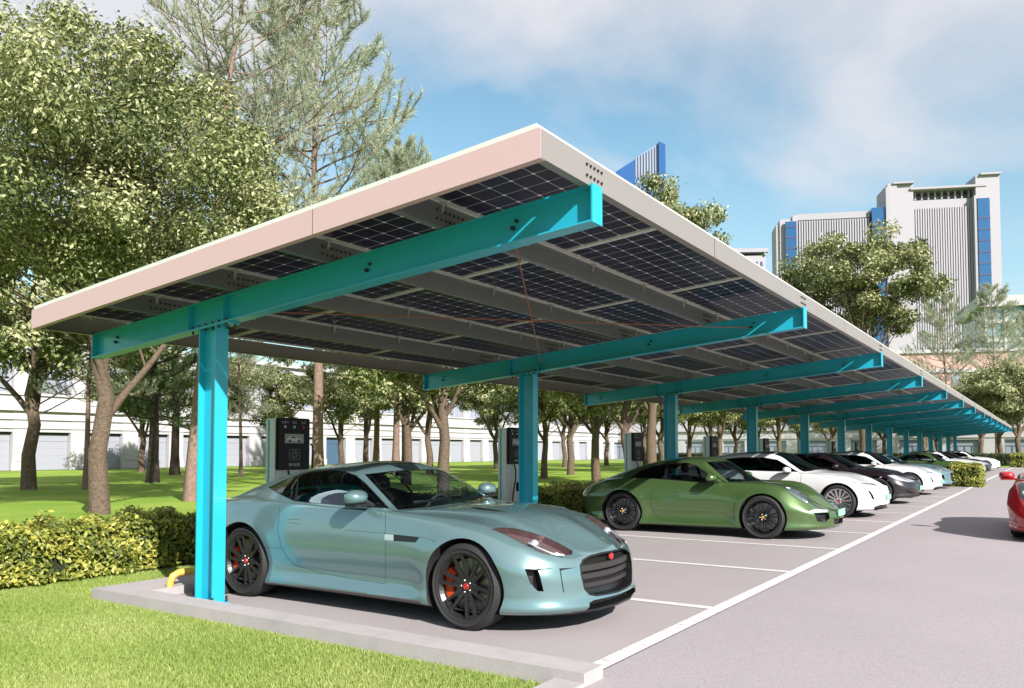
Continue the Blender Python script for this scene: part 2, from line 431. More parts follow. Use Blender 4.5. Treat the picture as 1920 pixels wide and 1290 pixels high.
def seat_mesh(mat):
    b = MB(); b.prism([(-.25, .0), (.28, .04), (.30, .16), (.22, .20), (-.22, .13)], -.25, .25, 'y')
    b.prism([(-.25, .1), (-.12, .12), (-.28, .50), (-.36, .66), (-.45, .66), (-.40, .45)], -.24, .24, 'y')
    b.prism([(-.37, .68), (-.33, .72), (-.36, .84), (-.43, .84), (-.44, .70)], -.12, .12, 'y')
    return b.mesh('seat', M[mat], bevel=.03)
def interior(root, S, mat='interior', zt=.9, xs=-1.62, dash=(-.95, .86), seat='interior'):
    sm = seat_mesh(seat)
    for sg in (1, -1):
        o = link('seat', sm, root); o.location = (xs, sg * .37, .27)
    w = S['track'] - .13
    b = MB(); x1, z1 = dash
    b.prism([(x1 + .42, z1 - .02), (x1 + .10, z1 - .005), (x1 - .02, z1 - .05), (x1 - .10, z1 - .20), (x1 - .02, z1 - .45), (x1 + .42, .35)], -w + .05, w - .05, 'y'); b.obj('dashboard', M[mat], root, bevel=.01)
    st = MB(); c = Vector((x1 - .27, .37, z1 - .10)); ring = []
    for i in range(25):
        t = 2 * pi * i / 24; ring.append(c + Vector((.3 * sin(t) * .18, .18 * cos(t), .18 * sin(t) * .93)))
    st.tube(ring, .015, 8, caps=False); st.bar(c + Vector((0, -.17, 0)), c + Vector((0, .17, 0)), .05, .02, up=(1, 0, 0)); st.bar(c, c + Vector((.25, 0, -.12)), .05, .05)
    st.obj('steering_wheel', M['interior'], root, smooth=True)
    t = MB(); t.box(-S['wb'] + .38, -.55, -w, w, .17, .30); t.box(xs - .75, xs - .55, -w * .8, w * .8, .3, .72); t.obj('cabin_floor', M['interior'], root)
def side_mirror(S, root, pos, mat, sc=1.0, lower='black_trim'):
    for sg in (1, -1):
        x, y, z = pos; b = MB(); V = []; F = []; n = 16; prof = [(-.0, .72), (.03, .95), (.07, 1.0), (.11, .86), (.14, .55), (.155, .2)]
        for i, (dx, s_) in enumerate(prof):
            for k in range(n):
                t = 2 * pi * k / n; cy = cos(t); cz = sin(t)
                V.append((x - .07 + dx * sc, sg * (y + .115 * sc * s_ * np.sign(cy) * abs(cy) ** .8), z + .068 * sc * s_ * np.sign(cz) * abs(cz) ** (.85 if cz > 0 else .7)))
        for i in range(len(prof) - 1):
            for k in range(n): F.append((i * n + k, i * n + (k + 1) % n, (i + 1) * n + (k + 1) % n, (i + 1) * n + k))
        F.append(tuple(range((len(prof) - 1) * n, len(prof) * n)))
        b.add(V, F); m = b.obj('wing_mirror', M[mat], root, smooth=True)
        g = MB(); g.add([V[k] for k in range(n)], [tuple(range(n))]); g.obj('mirror_glass', M['mirror_glass'], m)
        a = MB(); a.bar((x - .01, sg * (y - .05), z - .05), (x + .05, sg * (y - .25 * sc), z - .085), .06 * sc, .028, up=(0, 0, 1)); a.box(x - .06, x + .07 * sc, sg * y - .09 * sc, sg * y + .09 * sc, z - .078 * sc, z - .055 * sc); a.obj('mirror_arm', M[lower], m, bevel=.006)
def finish(B, root, paint, glassmap, recess, mats_extra, zfloor=.2):
    """emit all parts of a body"""
    S = B.S; B.normals()
    link('body', B.part(['body'], 'body', M[paint]), root)
    body = root.children[0] if False else [c for c in root.children if c.name.startswith('body')][0]
    for name, (partname, mat, par) in mats_extra.items():
        if name not in B.names: continue
        if par == 'pair':
            for sd in ('L', 'R'):
                me = B.part([name], partname, M[mat], sides=sd)
                if me: link(partname, me, root)
        else:
            me = B.part([name], partname, M[mat])
            if me: link(partname, me, body if par == 'body' else root)
    for name, (partname, mat) in glassmap.items():
        if name not in B.names: continue
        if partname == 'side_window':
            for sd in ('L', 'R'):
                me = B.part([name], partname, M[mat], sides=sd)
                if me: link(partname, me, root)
        else:
            me = B.part([name], partname, M[mat])
            if me: link(partname, me, root)
    for name, (partname, vec, wallmat, capmat) in recess.items():
        if name not in B.names: continue
        V, F, Fc = B.shell(name, vec); V, FF = mirror_VF(V, F + Fc); nw, nc = len(F), len(Fc)
        mi = ([0] * nw + [1] * nc) * 2
        me = mesh_np(partname, V, FF, [M[wallmat], M[capmat]], mi, smooth=False); link(partname, me, root)
    if 'arch' in B.names:
        V, F, _ = B.shell('arch', None, absy=.42); V, FF = mirror_VF(V, F)
        
        for fr_ in (0, 1):
            for sd_ in (0, 1):
                sel = [f for f in FF if (V[f[0]][0] > -S['wb'] / 2) == bool(fr_) and (V[f[0]][1] > 0) == bool(sd_)]
                us = sorted({i for f in sel for i in f}); rm = {o: n for n, o in enumerate(us)}
                if sel: link('wheel_arch_liner', mesh_np('wheel_arch_liner', [V[i] for i in us], [tuple(rm[i] for i in f) for f in sel], M['black_matt']), root)
    # closed underbody
    b = MB(); x0, x1 = S['rx'][0] + .12, S['fx'][0] - .12; w = S['track'] - .09; wi = .5
    pts = [(x0 + .1, w - .25), (x0, w - .45), (x0, -w + .45), (x0 + .1, -w + .25)]
    for ax in (-S['wb'], 0):
        pts += [(ax - S['Ra'] - .02, -w), (ax - S['Ra'] + .02, -wi), (ax + S['Ra'] - .02, -wi), (ax + S['Ra'] + .02, -w)]
    pts += [(x1 - .2, -w + .3), (x1, -.4), (x1, .4), (x1 - .2, w - .3)]
    for ax in (0, -S['wb']):
        pts += [(ax + S['Ra'] + .02, w), (ax + S['Ra'] - .02, wi), (ax - S['Ra'] + .02, wi), (ax - S['Ra'] - .02, w)]
    b.prism(pts, .155, .19, 'z'); b.obj('underbody', M['skid'], root)
    return body
def band(B, view, polys, **k):
    pass
def cc(a, b): return (420 + a / 4.776, 860 + b / 4.776)
def dd(a, b): return (860 + a / 4.961, 920 + b / 4.961)
def ee(a, b): return (600 + a / 5.333, 840 + b / 5.333)
def gg(a, b): return (1060 + a / 3.4286, 820 + b / 3.4286)
def ww(a, b): return (1320 + a / 3.2, 760 + b / 3.2)
def offset_poly(P, d):
    n = len(P); A = sum(P[i][0] * P[(i + 1) % n][1] - P[(i + 1) % n][0] * P[i][1] for i in range(n)); s = 1 if A > 0 else -1; out = []
    for i in range(n):
        a, b, c = P[i - 1], P[i], P[(i + 1) % n]
        def nr(p, q):
            dx, dy = q[0] - p[0], q[1] - p[1]; L = sqrt(dx * dx + dy * dy) or 1; return -dy / L * s, dx / L * s
        n1, n2 = nr(a, b), nr(b, c); k = 1 + n1[0] * n2[0] + n1[1] * n2[1]; k = max(k, .35)
        out.append((b[0] + (n1[0] + n2[0]) / k * d, b[1] + (n1[1] + n2[1]) / k * d))
    return out
def facing(B): 
    o = Vector(B.camo); return lambda f: f.normal.dot(o - f.calc_center_median()) > 0
E_TEAL = dict(wb=2.58, xa=.12, xb=-2.86, rw=.33, Ra=.368, tw=.25, track=.885, flare=.008, flare_z=.8, pq=(3.0, 2.0), pqr=(3.4, 2.0), kz=2.0,
    W="-3.5:.86 -2.9:.905 -2.6:.915 -2.1:.895 -1.4:.88 -.8:.88 -.3:.90 0:.91 .4:.90 .9:.88", zb="-3.5:.20 -3:.17 -2.2:.145 -.4:.145 .4:.155 .9:.165",
    zm="-3.5:.60 -2.6:.60 -1.6:.56 -.8:.56 0:.58 .5:.52 .9:.45", zs="-3.5:.84 -3.0:.875 -2.6:.895 -2.1:.885 -1.5:.865 -.86:.85 -.3:.825 0:.80 .3:.74 .6:.655 .9:.55",
    Ws="-3.5:.76 -2.9:.83 -2.6:.85 -2.1:.84 -1.5:.835 -.8:.83 -.3:.815 0:.80 .5:.78 .9:.76", lip="-3.5:.14 -2.9:.18 -2.5:.09 -2.2:.035 -2.0:.03 -.9:.03 -.7:.07 -.3:.12 .9:.14",
    tuck="-3.5:.03 -2.2:.03 -1.9:.045 -.6:.05 -.4:.03 .9:.02",
    Wr="-3.5:.50 -3.1:.50 -2.85:.52 -2.4:.55 -2.0:.565 -1.5:.57 -1.3:.615 -1.05:.69 -.84:.755 -.72:.73 -.5:.62 0:.50 .5:.46 .9:.42",
    zr="-3.5:.87 -3.2:.905 -2.85:1.0 -2.4:1.115 -2.0:1.175 -1.5:1.185 -1.38:1.16 -1.1:1.025 -.84:.885 -.72:.872 -.5:.88 0:.865 .3:.80 .6:.70 .9:.585",
    zt="-3.5:.895 -3.3:.935 -2.85:1.065 -2.43:1.175 -1.97:1.24 -1.55:1.266 -1.4:1.25 -1.0:1.085 -.66:.925 -.5:.905 -.2:.905 0:.885 .3:.83 .6:.725 .82:.62",
    bow="-3.4:0 -2.4:.015 -1.5:.03 -.9:.012 -.5:.0 -.3:-.01 .2:-.02 .6:-.008 1:.0",
    fx=[.86, .885, .865, .85, .845, .845, .84, .84, .84, .835, .83, .82], zn=[.165, .20, .25, .31, .37, .43, .49, .52, .54, .565, .595, .62],
    rx=[-3.35, -3.38, -3.42, -3.45, -3.48, -3.5, -3.5, -3.5, -3.5, -3.5, -3.5, -3.5], zr_end=[.22, .26, .34, .45, .58, .72, .84, .86, .87, .88, .89, .895])
def car_teal(full=True):
    S = E_TEAL; B = Body(S, (-3.72, 5.80)); fc = facing(B)
    for ax in (0, -S['wb']): B.cut('side', circ(ax, S['rw'], S['Ra']), 'arch', lambda f: f.calc_center_median().y > .5 and f.normal.y > -.2)
    # glazing (outline of the cabin glass seen from the driver-side three-quarter)
    dlo = [cc(412, 258), cc(520, 205), cc(660, 153), cc(800, 120), cc(930, 108), cc(1080, 120), cc(1180, 155), cc(1260, 220), cc(1340, 303), cc(1470, 440), cc(1300, 428), cc(950, 405), cc(740, 388), cc(625, 372), cc(500, 312)]
    top = lambda f: fc(f) and f.calc_center_median().z > .8
    B.cut('cam', offset_poly(dlo, -1.6), 'trim', top); B.cut('cam', dlo, 'sideglass', top)
    B.cut('cam', [cc(628, 372), cc(655, 378), cc(672, 148), cc(662, 152)], 'trim', top)
    wsh = [ee(778, 620), ee(900, 612), ee(1100, 590), ee(1250, 568), ee(1400, 552), ee(1850, 540), ee(1500, 300), ee(1195, 196), ee(1000, 205), ee(700, 232), ee(445, 262)]
    wf = lambda f: fc(f) and f.calc_center_median().z > .82 and f.calc_center_median().x > -1.75
    B.cut('cam', wsh, 'trim', wf); B.cut('cam', offset_poly(wsh, 1.2), 'windscreen', wf)
    B.cut('top', [(-2.36, 0), (-2.38, .40), (-2.9, .44), (-3.1, .40), (-3.14, 0), (-3.1, -.1), (-2.3, -.1)], 'rearglass', lambda f: f.calc_center_median().z > .85)
    # lamps, intakes
    hl = [dd(306, 358), dd(400, 346), dd(520, 352), dd(660, 385), dd(800, 430), dd(900, 475), dd(990, 522), dd(1056, 560), dd(1052, 592), dd(950, 600), dd(840, 594), dd(760, 572), dd(680, 532), dd(560, 470), dd(430, 405)]
    B.cut('cam', offset_poly(hl, -.5), 'trim', fc); B.cut('cam', offset_poly(hl, .3), 'headlight', fc)
    B.cut('cam', [dd(615, 732), dd(745, 742), dd(792, 938), dd(735, 935), dd(665, 862)], 'intake', fc)
    B.cut('cam', [dd(745, 742), dd(880, 722), dd(615, 728), dd(618, 736)], 'gap', fc)
    B.cut('cam', [dd(936, 722), dd(1095, 716), dd(1000, 732), dd(950, 745), dd(982, 945), dd(972, 945)], 'gap', fc)
    zg = lambda y: .50 + .06 * (1 - (y / .45) ** 2)
    gr = [(.0, .567), (.15, .563), (.28, .548), (.38, .525), (.425, .495), (.432, .43), (.41, .33), (.37, .285), (.30, .268), (.0, .258), (-.1, .258), (-.1, .567)]
    B.cut('front', offset_poly(gr, -.012), 'grille_rim', lambda f: f.calc_center_median().x > .5); B.cut('front', gr, 'grille', lambda f: f.calc_center_median().x > .5)
    B.cut('front', [(-.1, .235), (.34, .235), (.40, .222), (.41, .14), (-.1, .14)], 'splitter', lambda f: f.calc_center_median().x > .4)
    B.cut('side', [(-2.24, .165), (-1.6, .175), (-.42, .185), (-.40, .13), (-2.24, .13)], 'sill', lambda f: f.calc_center_median().y > .6)
    # vent, badge and shut lines
    B.cut('cam', [ee(645, 862), ee(735, 866), ee(735, 925), ee(645, 920)], 'badge', fc); B.cut('cam', [ee(735, 866), ee(995, 893), ee(955, 945), ee(735, 930)], 'trim', fc)
    B.cut('cam', [ee(738, 869), ee(950, 890), ee(925, 922), ee(738, 905)], 'vent', fc)
    B.strip('cam', [cc(498, 430), cc(480, 640), cc(510, 780), cc(560, 880), cc(640, 955), cc(900, 1030), cc(1200, 1085), cc(1445, 1120), cc(1445, 480)], .75, filt=fc)
    B.strip('cam', [ee(1160, 942), ee(1100, 912), ee(1000, 893), ee(640, 855)], .6, filt=fc); B.strip('cam', [cc(1440, 668), cc(1080, 640)], .6, filt=fc)
    B.strip('cam', [cc(575, 540), cc(670, 546)], .7, filt=fc); B.strip('cam', [cc(585, 575), cc(672, 582)], .7, filt=fc)
    B.strip('cam', [cc(370, 795), cc(515, 806)], .6, filt=fc)
    # bonnet louvre and shut line
    B.cut('cam', [dd(95, 155), dd(150, 152), dd(300, 172), dd(465, 198), dd(330, 190), dd(200, 178)], 'bvent', fc)
    B.cut('front', [(.50, .80), (.86, .78), (.84, .70), (.50, .74)], 'taillight', lambda f: f.calc_center_median().x < -3.2)
    root = empty('sports_coupe')
    body = finish(B, root, 'paint_teal', {'windscreen': ('windscreen', 'glass_clear'), 'sideglass': ('side_window', 'glass_sky_tint'), 'rearglass': ('rear_window', 'glass_dark')},
        {'headlight': ('headlight', (-.05, -.03, -.045), 'lamp_housing', 'lamp_housing'), 'intake': ('side_intake', (-.08, -.05, 0), 'black_trim', 'grille_mesh'), 'grille': ('front_grille', (-.09, 0, 0), 'black_trim', 'black_trim'), 'splitter': ('front_splitter', (-.07, 0, .0), 'black_trim', 'black_trim')},
        {'trim': ('window_trim', 'black_trim', 'body'), 'gap': ('shut_line', 'gap', 'body'), 'vent': ('side_vent', 'black_trim', 'pair'), 'bvent': ('bonnet_vent', 'black_trim', 'pair'), 'badge': ('fender_badge', 'chrome', 'body'), 'sill': ('sill', 'sill_grey', 'body'), 'grille_rim': ('grille_surround', 'black_trim', 'body'), 'taillight': ('taillight', 'lamp_red', 'pair')})
    # lens covers and projector lamps
    for sd, sg in (('L', 1), ('R', -1)):
        me = B.part(['headlight'], 'headlight_lens', M['glass_lens'], sides=sd)
        hlo = [c for c in root.children if c.name.startswith('headlight')][0]; link('headlight_lens', me, hlo)
        b = MB(); b.ball((.46, sg * .60, .655), (.035, .042, .038), 16, 10); b.obj('projector_lamp', M['lamp_clear'], hlo, smooth=True)
        b = MB(); b.tube([(.44, sg * .655, .67), (.52, sg * .64, .635), (.62, sg * .60, .595), (.68, sg * .53, .58)], .009, 6); b.obj('daytime_light_strip', M['lamp_clear'], hlo, smooth=True)
    # grille bars and mesh
    b = MB()
    gx = lambda y, o=0: .80 - .36 * y * y - o
    def arcbar(z0, z1, w, o, d=.06):
        ys = [-w + 2 * w * i / 12 for i in range(13)]; b.prism([(gx(y, o), y) for y in ys] + [(gx(y, o) - d, y) for y in ys[::-1]], z0, z1, 'z')
    arcbar(.385, .425, .415, .0); arcbar(.318, .352, .40, .0)
    for i in range(-18, 19):
        y = i * .022
        b.bar((gx(y, .03), y - .018, .50), (gx(y, .03), y + .018, .565), .005, .005, up=(1, 0, 0)); b.bar((gx(y, .03), y + .018, .50), (gx(y, .03), y - .018, .565), .005, .005, up=(1, 0, 0))
    arcbar(.445, .492, .42, -.005); g = b.obj('grille_bars', M['grille_mesh'], root, bevel=.003)
    b = MB(); b.lathe([(0, .012), (.028, .010), (.032, 0)], 20, 'x'); r = b.obj('grille_badge', M['badge_red'], root, smooth=True); r.location = (.80, 0, .53)
    b = MB()
    for i in range(7):
        for j in range(8):
            z = .35 + j * .02; 
            if i < 5: b.bar((.50 + i * .03, .79 - i * .03, z), (.53 + i * .03, .76 - i * .03, z + (.02 if (i + j) % 2 else -.02)), .004, .004)
    # splitter lip
    b = MB(); b.prism([(.40, -.80), (.62, -.68), (.76, -.50), (.84, -.28), (.865, 0), (.84, .28), (.76, .50), (.62, .68), (.40, .80), (.36, .80), (.36, -.80)], .150, .166, 'z'); b.obj('splitter_lip', M['black_trim'], root)
    for sg in (1, -1):
        b = MB(); b.bar((-.78, sg * .55, .925), (-.74, sg * .08, .935), .018, .02); b.obj('wiper', M['black_trim'], root)
    side_mirror(S, root, (-1.06, .935, .975), 'paint_teal', .95)
    b = MB(); b.box(-1.40, -1.36, -.10, .10, 1.12, 1.17); b.bar((-1.38, 0, 1.16), (-1.42, 0, 1.23), .03); b.obj('rear_view_mirror', M['interior'], root, bevel=.01)
    wm = wheel_meshes(.33, .25, 'twin6', .262, 'rim_dark'); add_wheels(root, S, wm); interior(root, S, seat='interior', dash=(-1.0, .87))
    B.bm.free(); return root

E_GREEN = dict(wb=2.37, xa=.10, xb=-2.72, rw=.335, Ra=.368, tw=.26, track=.885, flare=.012, flare_z=.82, pq=(2.6, 2.0), pqr=(2.8, 2.0), kz=2.2,
    W="-3.4:.88 -2.8:.92 -2.35:.93 -2.0:.90 -1.4:.87 -.8:.87 -.3:.885 0:.90 .4:.88 1:.86", zb="-3.4:.22 -2.8:.18 -2.0:.135 -.4:.145 .4:.15 1:.17",
    zm="-3.4:.60 -2.4:.60 -1.4:.55 -.4:.57 0:.58 .5:.50 1:.42", zs="-3.4:.70 -3.0:.79 -2.6:.86 -2.2:.885 -1.5:.87 -.8:.845 -.4:.84 0:.835 .25:.80 .5:.70 .75:.57 1:.45",
    Ws="-3.4:.74 -2.9:.80 -2.4:.83 -2.0:.82 -1.5:.82 -.8:.81 -.3:.79 0:.77 .5:.74 1:.70", lip="-3.4:.14 -2.7:.16 -2.35:.07 -2.1:.03 -.75:.03 -.6:.06 -.3:.13 1:.14",
    tuck="-3.4:.03 -2.2:.03 -1.8:.05 -.6:.045 -.4:.03 1:.02",
    Wr="-3.4:.48 -2.9:.50 -2.5:.53 -2.1:.56 -1.5:.58 -1.1:.60 -.85:.68 -.6:.745 -.48:.70 -.2:.58 .2:.46 .6:.40 1:.36",
    zr="-3.4:.66 -3.2:.755 -2.8:.89 -2.5:.99 -2.1:1.10 -1.5:1.175 -1.05:1.165 -.85:1.06 -.6:.875 -.48:.84 -.2:.805 .2:.755 .6:.64 1:.46",
    zt="-3.4:.66 -3.2:.785 -2.8:.925 -2.3:1.09 -1.9:1.20 -1.5:1.252 -1.25:1.258 -1.0:1.235 -.75:1.10 -.42:.90 -.3:.865 0:.83 .35:.76 .6:.675 .8:.56 .96:.44",
    bow="-3.4:0 -2.4:.012 -1.5:.03 -.8:.012 -.5:.0 -.2:.0 0:.01 .6:.02 1:.0",
    fx=[.90, .96, .975, .985, .985, .98, .975, .97, .97, .965, .96, .96], zn=[.16, .20, .25, .29, .33, .36, .385, .395, .405, .415, .43, .44],
    rx=[-3.25, -3.32, -3.38, -3.42, -3.42, -3.42, -3.40, -3.38, -3.36, -3.35, -3.34, -3.33], zr_end=[.25, .29, .36, .44, .52, .58, .63, .64, .65, .66, .665, .67])
def car_green():
    S = E_GREEN; B = Body(S, (-3.695, 13.36)); fc = facing(B)
    for ax in (0, -S['wb']): B.cut('side', circ(ax, S['rw'], S['Ra']), 'arch', lambda f: f.calc_center_median().y > .5 and f.normal.y > -.2)
    top = lambda f: fc(f) and f.calc_center_median().z > .78
    dlo = [gg(425, 258), gg(490, 215), gg(580, 185), gg(680, 168), gg(780, 166), gg(840, 185), gg(900, 225), gg(985, 292), gg(850, 285), gg(700, 272), gg(560, 262)]
    B.cut('cam', offset_poly(dlo, -1.4), 'trim', top); B.cut('cam', dlo, 'sideglass', top)
    B.cut('cam', [gg(635, 268), gg(655, 268), gg(660, 170), gg(645, 172)], 'trim', top)
    wsh = [gg(1052, 288), gg(1120, 288), gg(1200, 283), gg(1330, 275), gg(1150, 165), gg(1010, 150), gg(905, 158)]
    wf = lambda f: fc(f) and f.calc_center_median().z > .8 and f.calc_center_median().x > -1.3
    B.cut('cam', wsh, 'trim', wf); B.cut('cam', offset_poly(wsh, .9), 'windscreen', wf)
    B.cut('top', [(-2.0, 0), (-2.02, .44), (-2.6, .42), (-2.62, 0), (-2.6, -.1), (-2.0, -.1)], 'rearglass', lambda f: f.calc_center_median().z > .85)
    hl = [gg(1415, 318), gg(1450, 325), gg(1510, 352), gg(1560, 388), gg(1575, 415), gg(1550, 418), gg(1500, 392), gg(1445, 352)]
    B.cut('cam', hl, 'headlight', fc)
    B.cut('cam', [gg(1560, 478), gg(1600, 462), gg(1690, 462), gg(1690, 480), gg(1610, 484), gg(1565, 488)], 'lamp2', fc)
    B.cut('cam', [gg(1600, 488), gg(1695, 484), gg(1700, 520), gg(1670, 548), gg(1620, 540)], 'intake', fc)
    B.cut('front', [(-.1, .32), (.34, .32), (.30, .235), (-.1, .235)], 'grille', lambda f: f.calc_center_median().x > .7)
    B.strip('cam', [gg(560, 350), gg(545, 430), gg(600, 530), gg(1080, 560), gg(1085, 420), gg(1050, 300)], .5, filt=fc)
    B.strip('cam', [gg(1085, 360), gg(1110, 370), gg(1080, 470)], .4, filt=fc)
    B.strip('cam', [gg(480, 410), gg(560, 350), gg(590, 335)], .6, filt=fc)
    B.strip('cam', [gg(690, 352), gg(780, 356)], .6, filt=fc)
    B.strip('cam', [gg(1250, 283), gg(1420, 315), gg(1560, 375), gg(1640, 440)], .4, filt=fc)
    B.cut('side', [(-3.30, .70), (-3.05, .745), (-3.0, .72), (-3.3, .64), (-3.42, .60), (-3.42, .66)], 'taillight', lambda f: f.calc_center_median().y > .3)
    root = empty('green_sports_car')
    finish(B, root, 'paint_green', {'windscreen': ('windscreen', 'glass_clear'), 'sideglass': ('side_window', 'glass_mid'), 'rearglass': ('rear_window', 'glass_dark')},
        {'intake': ('side_intake', (-.06, -.03, 0), 'black_trim', 'black_trim'), 'grille': ('front_grille', (-.07, 0, 0), 'black_trim', 'grille_mesh'), 'headlight': ('headlight', (-.03, -.01, -.03), 'lamp_clear', 'lamp_clear')},
        {'trim': ('window_trim', 'black_trim', 'body'), 'gap': ('shut_line', 'gap', 'body'), 'lamp2': ('indicator', 'lamp_lens', 'pair'), 'taillight': ('taillight', 'lamp_red', 'pair')})
    hlo = [c for c in root.children if c.name.startswith('headlight')][0]
    for sd, sg in (('L', 1), ('R', -1)):
        link('headlight_lens', B.part(['headlight'], 'headlight_lens', M['glass_lens'], sides=sd), hlo)
    b = MB(); b.box(.965, .985, -.22, .22, .355, .455); b.obj('number_plate', M['plate_green'], root, bevel=.003)
    side_mirror(S, root, (-.78, .93, .93), 'paint_green', .95)
    wm = wheel_meshes(.335, .26, 'multi', .27, 'rim_black'); add_wheels(root, S, wm, 'caliper_grey', 'badge_gold'); interior(root, S, seat='interior', xs=-1.35, dash=(-.75, .84))
    B.bm.free(); return root

E_WHITE = dict(wb=2.78, xa=.08, xb=-3.0, rw=.335, Ra=.375, tw=.24, track=.885, flare=.006, flare_z=.8, pq=(3.0, 2.1), pqr=(3.4, 2.0), kz=2.0,
    W="-3.7:.86 -2.8:.91 -2.2:.90 -1.4:.895 -.6:.895 0:.91 .4:.90 .85:.88", zb="-3.7:.25 -3.1:.20 -2.2:.155 -.4:.15 .4:.155 .85:.18",
    zm="-3.7:.62 -2.4:.62 -1.4:.58 -.4:.60 0:.60 .85:.45", zs="-3.7:.90 -3.2:.93 -2.6:.92 -2.0:.895 -1.4:.885 -.9:.875 -.4:.86 0:.84 .3:.80 .5:.73 .85:.58",
    Ws="-3.7:.76 -2.9:.81 -2.0:.83 -1.0:.84 -.3:.83 0:.81 .5:.78 .85:.76", lip="-3.7:.12 -3.1:.12 -2.7:.04 -.9:.035 -.7:.08 -.3:.13 .85:.14",
    tuck="-3.7:.03 -2.3:.03 -1.8:.045 -.6:.045 -.4:.03 .85:.02",
    Wr="-3.7:.52 -3.1:.55 -2.6:.59 -2.0:.61 -1.5:.61 -1.2:.64 -.95:.70 -.72:.755 -.6:.73 -.3:.62 0:.56 .85:.48",
    zr="-3.7:.94 -3.3:1.0 -2.9:1.13 -2.5:1.22 -2.0:1.27 -1.5:1.27 -1.22:1.225 -.95:1.05 -.72:.905 -.6:.89 -.3:.89 0:.875 .4:.79 .85:.61",
    zt="-3.7:.96 -3.3:1.04 -2.9:1.19 -2.5:1.29 -2.0:1.335 -1.6:1.345 -1.25:1.31 -.9:1.13 -.5:.965 -.35:.935 0:.905 .4:.82 .6:.74 .77:.64",
    bow="-3.7:0 -2.4:.015 -1.5:.03 -.9:.012 -.5:.0 0:-.01 .85:.0",
    fx=[.76, .79, .80, .805, .805, .80, .80, .79, .79, .785, .78, .77], zn=[.18, .22, .27, .33, .40, .46, .52, .55, .57, .59, .615, .64],
    rx=[-3.6, -3.62, -3.65, -3.68, -3.7, -3.72, -3.72, -3.7, -3.7, -3.7, -3.7, -3.7], zr_end=[.27, .32, .4, .5, .62, .76, .88, .90, .92, .93, .945, .955])
